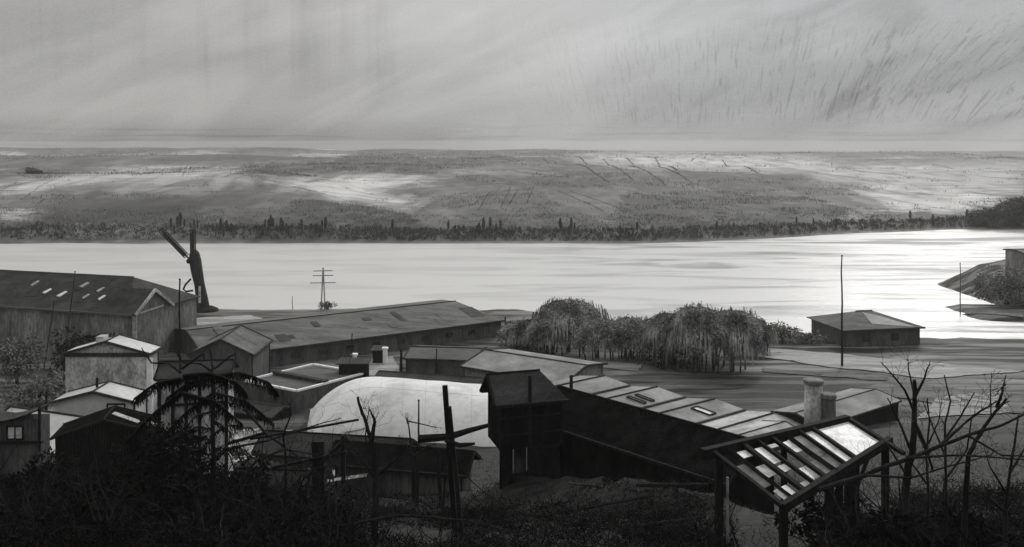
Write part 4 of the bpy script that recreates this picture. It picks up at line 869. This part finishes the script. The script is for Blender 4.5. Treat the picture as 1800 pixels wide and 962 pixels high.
for i in range(26000):                                        # scrub and small trees on the wooded slopes
    Y = 375*(2000/375)**(random.random()**1.25); u = random.uniform(-.6, .6); x = u*Y
    if Y-farshore(u) < 20 or nz(x, Y, 38, 17) < -.08: continue
    z0 = HT(x, Y); px = 900+F*u; py = HZ+F*(H-z0)/Y; b = max([k for P_, k in WOOD if inside(P_, px, py)] or [.06])
    if random.random() > b: continue
    sc_ = (Y/420)**.9
    for k in range(6): fb.leaf((x+random.gauss(0, 2.0)*sc_, Y+random.gauss(0, 2), z0-.2), (random.gauss(0, .45), random.gauss(0, .3), 1), random.uniform(.05, .13)*sc_, random.uniform(.5, 1.5)*sc_)
fb.build('treeline', 'far_leaf', kind='stuff', label='dark scrub and trees massed along the far bank', category='trees')
def poplar():
    o = thing('poplar', 'slim dark poplar standing on the far bank', 'tree', (0, 0, 0), 'poplars along the far bank')
    m1 = MB(); m1.tube([(0, 0, -.5), (0, 0, 6)], [.3, .1], 6); m1.build('trunk', 'bark', o)
    m1 = MB()
    for k in range(420):
        t = random.random(); R = 1.0*math.sin(math.pi*min(1, t*.9+.08))**.7; az = random.random()*6.28; r_ = R*math.sqrt(random.random())
        m1.leaf((math.cos(az)*r_, math.sin(az)*r_, 1+t*8), (math.cos(az)*.3, math.sin(az)*.3, 1), .16, random.uniform(.5, 1.1))
    m1.build('crown', 'far_leaf', o); return o
pp = poplar(); first = True
spots = [384, 388, 393, 398, 402, 407, 411, 300, 306, 312, 317, 324, 335, 341, 347, 374, 462, 466, 472, 476, 480, 494, 498, 503, 507, 530, 546, 556, 562, 566, 572, 690, 775, 788, 800, 806, 815, 838, 842, 850, 856, 862, 872, 880, 985, 988, 992, 1000, 1004, 1010, 1090, 1120, 1260, 1290, 1400, 1430, 1445, 1470, 1600, 1640, 1680, 1700]
for px in spots:
    o = pp if first else copy_tree(pp); first = False
    u = (px-900)/F; Y = farshore(u)+random.uniform(4, 26); x = u*Y; o.location = (x, Y, HT(x, Y)-.2); s_ = random.uniform(.25, .62); o.scale = (s_*1.2, s_*1.2, s_); o.rotation_euler.z = random.random()*6
def hedge(p0, p1, label, m='hedge_leaf', w_=.7, h_=.5):
    a, b = GF(*p0), GF(*p1)
    if a is None or b is None: return
    m1 = MB(); L = (b-a).length; k = int(min(260, max(30, L/1.5)))
    sc = max(1, a.y/500)
    for i in range(k*5):
        t = random.random(); x, y = a.x+(b.x-a.x)*t, a.y+(b.y-a.y)*t; x += random.gauss(0, w_*.3*sc); y += random.gauss(0, w_*.3*sc)+3*nz(t*5, a.x, 1, 2)
        m1.leaf((x, y, HT(x, y)-.1), (random.gauss(0, .5), random.gauss(0, .5), 1), .10*sc, random.uniform(.5, 1)*h_*sc**.5)
    m1.build('hedge', m, org=a, label=label, category='hedge', group='hedges across the far fields')
HL = [((0, 337), (45, 316), 'hedge'), ((35, 352), (110, 310), 'hedge'), ((66, 358), (80, 350), 'hedge'), ((285, 308), (330, 290), 'hedge'), ((320, 312), (350, 290), 'hedge'),
      ((955, 280), (1070, 322), 'x'), ((1000, 275), (1110, 315), 'x'), ((1060, 280), (1170, 325), 'x'), ((1140, 275), (1190, 300), 'x'), ((1215, 285), (1240, 275), 'x'), ((1270, 282), (1335, 305), 'x'), ((1100, 278), (1210, 318), 'x'),
      ((980, 335), (1060, 372), 'x'), ((1000, 334), (1090, 368), 'x'), ((860, 345), (880, 330), 'x'), ((830, 362), (868, 335), 'x'), ((840, 372), (860, 338), 'x'), ((880, 365), (897, 328), 'x'), ((895, 360), (910, 334), 'x'), ((925, 358), (935, 338), 'x')]
labs = {'hedge': 'thin dark hedge slanting up the pale left hill', 'x': 'thin dark hedge line slanting across the far central fields'}
for a, b, k in HL: hedge(a, b, labs[k])
for a, b, lab in (((420, 308), (560, 340), 'dark hedge curving along the crown of the left hill'), ((560, 340), (720, 372), 'dark hedge running down the right shoulder of the left hill'),
                  ((600, 305), (900, 300), 'long level hedge across the middle plateau'), ((900, 300), (1000, 312), 'faint level hedge right of the long plateau hedge'),
                  ((130, 310), (400, 300), 'dark strip of hedge along the top of the left hill')): hedge(a, b, lab, h_=.8)
# pale shore rocks and tiny far barn
bn = GF(52, 306) or W(52, 306, 560)
o = thing('far_barn', 'tiny black barn on the crest of the left hill', 'barn', bn)
m1 = MB(); m1.box(bn.x-2.5, bn.x+5.5, bn.y, bn.y+5, bn.z-1, bn.z+2); m1.build('wall', 'black_board', o)
m1 = MB(); m1.solid([(bn.x-3, bn.y-.5, bn.z+1.9), (bn.x+6, bn.y-.5, bn.z+1.9), (bn.x+5, bn.y+2.5, bn.z+2.9), (bn.x-3, bn.y+2.5, bn.z+4.2)], (0, 0, -.1)); m1.build('roof', 'dark_roof', o)
bl = MB()
for px in range(110, 275, 2):
    for k in range(3):
        u = (px+random.uniform(-3, 3)-900)/F; Y = farshore(u)+random.uniform(0, 26); x = u*Y; z0 = HT(x, Y)
        r_ = random.uniform(.4, 1.3)*(1-.5*abs(px-200)/90)
        for q in range(16):
            v = Vector((random.gauss(0, 1), random.gauss(0, 1), random.gauss(0, 1))).normalized(); bl.leaf((x+v.x*r_, Y+v.y*r_, z0+.6+v.z*r_*.9), v, .18, .45)
bl.build('blossom_scrub', 'pale_scrub', kind='stuff', label='pale leafy scrub along the left end of the far bank', category='scrub')

# ------------------------------------------------------------------ foreground undergrowth
random.seed(31)
def under(name, label, m, regs, total, sz=(.1, .4), lean=.6, w_=.02, kmax=99):
    mb = MB(); tot = sum((r_[1]-r_[0])*(r_[3]-r_[2]) for r_ in regs)
    for r_ in regs:
        for i in range(int(total*(r_[1]-r_[0])*(r_[3]-r_[2])/tot)):
            px = random.uniform(r_[0], r_[1]); Y = random.uniform(r_[2], r_[3])
            ed = min(px-r_[0], r_[1]-px)/90+.5*nz(px/40, Y, 2, 9); ey = min(Y-r_[2], r_[3]-Y)/1.5+.5
            if random.random() > .25+ed or random.random() > ey: continue
            x = X(px, Y)
            if r_[4]*(1+1.1*nz(x, Y, 2.6, 3)) < .12: continue
            hmax = r_[4]*max(0, .6+.9*nz(x, Y, 2.2, 8)); z0 = T(x, Y)+hmax*random.random()**1.3
            mb.leaf((x, Y, z0-.05), (random.gauss(0, lean), random.gauss(0, lean), 1 if random.random() < .6 else -.3), random.uniform(.5, 1.4)*w_, random.uniform(*sz))
    mb.build(name, m, kind='stuff', label=label, category='undergrowth')
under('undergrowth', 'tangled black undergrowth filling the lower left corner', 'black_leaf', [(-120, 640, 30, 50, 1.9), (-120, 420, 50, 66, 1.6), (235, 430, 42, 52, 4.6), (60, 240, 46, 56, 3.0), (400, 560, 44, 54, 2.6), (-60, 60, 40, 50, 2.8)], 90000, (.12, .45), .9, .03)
under('undergrowth', 'dark brambles in the lower right corner below the bare trees', 'black_leaf', [(1420, 1950, 22, 40, 1.7), (1560, 1950, 40, 60, 1.5)], 42000, (.12, .5), .9, .022)
under('scrub', 'dark low scrub and dead stalks strewn over the middle of the slope', 'black_leaf', [(560, 1290, 30, 41, .9), (760, 1250, 41, 52, .7), (600, 900, 44, 58, .6), (1100, 1300, 36, 48, 1.1)], 42000, (.1, .5), 1.1, .02)
under('grass', 'short dark grass on the open slope', 'dark_leaf', [(560, 1450, 30, 60, .16), (400, 1300, 60, 90, .3), (1300, 1950, 60, 100, .3)], 34000, (.1, .5), 1.3, .016)
under('pale_grass', 'pale dry grass tufts catching the light on the slope', 'grey_leaf', [(1000, 1500, 32, 50, .12), (1450, 1900, 34, 70, .5), (330, 660, 45, 70, .4)], 5000, (.12, .35), .7, .02)
br = MB()
for i in range(420):
    if i < 160: px = random.uniform(-40, 660); Y = random.uniform(31, 50)
    elif i < 250: px = random.uniform(620, 1300); Y = random.uniform(30, 44)
    elif i < 251: px = random.uniform(-40, 660); Y = random.uniform(31, 50)
    else: px = random.uniform(1440, 1860); Y = random.uniform(24, 40)
    x = X(px, Y); p = Vector((x, Y, T(x, Y))); twigs(br, p, Vector((random.gauss(0, .8), random.gauss(0, .5), 1)), random.uniform(1.0, 3.2), random.uniform(.02, .05), 2, .2)
br.build('brambles', 'bark', kind='stuff', label='tangle of black bare stems over the undergrowth', category='brambles')

HAZE = 0.0002
m = bpy.data.materials.new('haze_air'); m.use_nodes = True; nn_ = m.node_tree.nodes; nn_.clear(); out = nn_.new('ShaderNodeOutputMaterial'); pv = nn_.new('ShaderNodeVolumePrincipled')
pv.inputs['Color'].default_value = (.82, .815, .80, 1); pv.inputs['Density'].default_value = HAZE; pv.inputs['Anisotropy'].default_value = .3
m.node_tree.links.new(pv.outputs[0], out.inputs['Volume']); MATS['haze_air'] = m
m1 = MB(); m1.box(-4700, 4700, -140, 4300, -90, 43); m1.build('haze', 'haze_air', kind='stuff')
# ------------------------------------------------------------------ light, sky, camera
sc = bpy.context.scene
SUN_EL, SUN_AZ = math.radians(30), math.radians(27)            # ahead and to the right: the scene is seen against the light
sun = bpy.data.lights.new('sun', 'SUN'); sun.energy = 1.4; sun.angle = math.radians(12); sun.color = (1, .985, .96)
so = bpy.data.objects.new('sun', sun); C.objects.link(so)
v = Vector((math.sin(SUN_AZ)*math.cos(SUN_EL), math.cos(SUN_AZ)*math.cos(SUN_EL), math.sin(SUN_EL)))
so.rotation_euler = v.to_track_quat('Z', 'Y').to_euler(); so.location = v*300
w = bpy.data.worlds.new('World'); sc.world = w; w.use_nodes = True
nt = w.node_tree; n = nt.nodes; L = nt.links.new; bg = n['Background']
sky = n.new('ShaderNodeTexSky'); sky.sky_type = 'NISHITA'; sky.sun_disc = False; sky.sun_elevation = SUN_EL; sky.sun_rotation = SUN_AZ
hs = n.new('ShaderNodeHueSaturation'); hs.inputs['Saturation'].default_value = .05; L(sky.outputs[0], hs.inputs['Color'])
tc = n.new('ShaderNodeTexCoord'); sx = n.new('ShaderNodeSeparateXYZ'); L(tc.outputs['Generated'], sx.inputs[0])
def M(op, a, b=None, c=None, clamp=False):
    k = n.new('ShaderNodeMath'); k.operation = op; k.use_clamp = clamp
    for i, q in enumerate((a, b, c)):
        if q is None: continue
        if isinstance(q, (int, float)): k.inputs[i].default_value = q
        else: L(q, k.inputs[i])
    return k.outputs[0]
def MR(v_, a, b, c=0, d_=1, smooth=True):
    k = n.new('ShaderNodeMapRange'); k.interpolation_type = 'SMOOTHSTEP' if smooth else 'LINEAR'
    L(v_, k.inputs['Value']); k.inputs['From Min'].default_value = a; k.inputs['From Max'].default_value = b; k.inputs['To Min'].default_value = c; k.inputs['To Max'].default_value = d_
    return k.outputs[0]
az = M('ARCTAN2', sx.outputs['X'], sx.outputs['Y']); el = M('ARCSINE', sx.outputs['Z'])
def NS(xs, ys_, det=5, dist=0, x_=None, y_=None, off=0):
    cb = n.new('ShaderNodeCombineXYZ'); L(M('MULTIPLY', x_ or az, xs), cb.inputs[0]); L(M('MULTIPLY', y_ or el, ys_), cb.inputs[1]); cb.inputs[2].default_value = off
    t = n.new('ShaderNodeTexNoise'); t.inputs['Scale'].default_value = 1; t.inputs['Detail'].default_value = det; t.inputs['Distortion'].default_value = dist
    L(cb.outputs[0], t.inputs['Vector']); return t.outputs['Fac']
# slanting coordinates: cloud streaks fall away from upper right to lower left
dg = M('ADD', M('MULTIPLY', az, .45), M('MULTIPLY', el, -1.0)); dl_ = M('ADD', az, M('MULTIPLY', el, .45))
cl = M('MULTIPLY_ADD', MR(NS(3, 13, 7, 1.2, dl_, dg), .25, .75), .09, .345)                     # broad slanting cloud
cl = M('ADD', cl, M('MULTIPLY', M('SUBTRACT', NS(2.2, 7, 4, .5, off=4), .5), .20))
cl = M('ADD', cl, M('MULTIPLY', MR(M('ABSOLUTE', M('SUBTRACT', az, .06)), .42, .0), M('MULTIPLY', MR(el, .02, .12), .13)))
rain = M('MULTIPLY', MR(NS(38, 2.5, 5, .5, off=2), .45, .85), MR(el, .03, .1)); rain = M('MULTIPLY', rain, MR(az, .05, -.15)); cl = M('SUBTRACT', cl, M('MULTIPLY', rain, .09))
hz_ = M('MULTIPLY', MR(NS(9, 260, 5, .6, off=3), .5, .7), MR(el, .03, .0)); cl = M('SUBTRACT', cl, M('MULTIPLY', hz_, .07))    # level streaks low down
dk_ = M('MULTIPLY', MR(az, .0, .3), MR(M('ABSOLUTE', M('SUBTRACT', el, .05)), .09, .0)); cl = M('SUBTRACT', cl, M('MULTIPLY', dk_, .12))
sw = M('MULTIPLY', MR(az, -.1, .25), MR(el, .012, .03)); sw = M('MULTIPLY', sw, MR(el, .15, .10, smooth=True))
uu_, vv_ = dl_, dg
smud = M('MULTIPLY', MR(NS(5, 17, 5, 1.2, uu_, vv_, off=21), .42, .68), MR(az, .0, .4)); cl = M('SUBTRACT', cl, M('MULTIPLY', M('MULTIPLY', smud, MR(el, .0, .04)), .09))
# curved wisps: their direction turns with azimuth
ang = M('MULTIPLY_ADD', az, -1.6, 1.9); ca, sa = M('COSINE', ang), M('SINE', ang)
uu = M('ADD', M('MULTIPLY', az, ca), M('MULTIPLY', el, sa)); vv = M('SUBTRACT', M('MULTIPLY', el, ca), M('MULTIPLY', az, sa))
wisp = M('MULTIPLY', MR(NS(18, 260, 3, 1.4, uu, vv, off=6), .54, .70), MR(NS(6, 20, 4, .8, off=9), .36, .58)); wisp = M('MAXIMUM', wisp, M('MULTIPLY', MR(NS(34, 420, 2, 1.0, uu, vv, off=13), .56, .70), .8)); cl = M('SUBTRACT', cl, M('MULTIPLY', M('MULTIPLY', wisp, sw), .105))
band = M('MULTIPLY', MR(M('ABSOLUTE', M('SUBTRACT', el, -.003)), .0075, .002), M('MULTIPLY', MR(az, -.05, .03), MR(az, .33, .22))); cl = M('ADD', cl, M('MULTIPLY', band, .07)); cl = M('SUBTRACT', cl, M('MULTIPLY', MR(el, .035, -.004), M('MULTIPLY_ADD', MR(az, .0, -.1), .07, .04)))
grain = M('MULTIPLY', M('SUBTRACT', NS(420, 420, 3, 0, off=8), .5), .10); cl = M('ADD', cl, grain)
hi_ = MR(el, .17, .6); cl = M('ADD', cl, M('MULTIPLY', hi_, .42))
vd = n.new('ShaderNodeVectorMath'); vd.operation = 'DOT_PRODUCT'; L(tc.outputs['Generated'], vd.inputs[0]); vd.inputs[1].default_value = tuple(v)
gl_ = M('MULTIPLY', MR(vd.outputs['Value'], .62, 1.0), MR(el, .15, .35)); cl = M('ADD', cl, M('MULTIPLY', gl_, .6))      # glow round the clouded sun, added out of view to whiten the river                                   # cloud overhead brightened out of view to light scene and water
cc_ = n.new('ShaderNodeCombineXYZ')
wr = MR(az, -.3, .35, 1.012, .985); L(M('MULTIPLY', M('MULTIPLY', cl, wr), 10), cc_.inputs[0]); L(M('MULTIPLY', cl, 10), cc_.inputs[1]); wb = MR(az, -.3, .35, .965, 1.01); L(M('MULTIPLY', M('MULTIPLY', cl, wb), 10), cc_.inputs[2])
mx = n.new('ShaderNodeMix'); mx.data_type = 'RGBA'; mx.inputs['Factor'].default_value = .93
L(hs.outputs[0], mx.inputs['A']); L(cc_.outputs[0], mx.inputs['B']); L(mx.outputs['Result'], bg.inputs['Color']); bg.inputs['Strength'].default_value = .1

cam = bpy.data.cameras.new('camera'); co = bpy.data.objects.new('camera', cam); C.objects.link(co); sc.camera = co
co.location = (0, 0, H); co.rotation_euler = (math.pi/2, 0, 0)
cam.sensor_width = 36; cam.sensor_fit = 'HORIZONTAL'; cam.lens = 36*F/1800; cam.shift_y = -(481-HZ)/1800; cam.clip_end = 20000; cam.clip_start = .1
vs = sc.view_settings; vs.view_transform = 'Standard'; vs.look = 'None'; vs.exposure = 0; vs.gamma = 1
sc.render.engine = 'CYCLES'
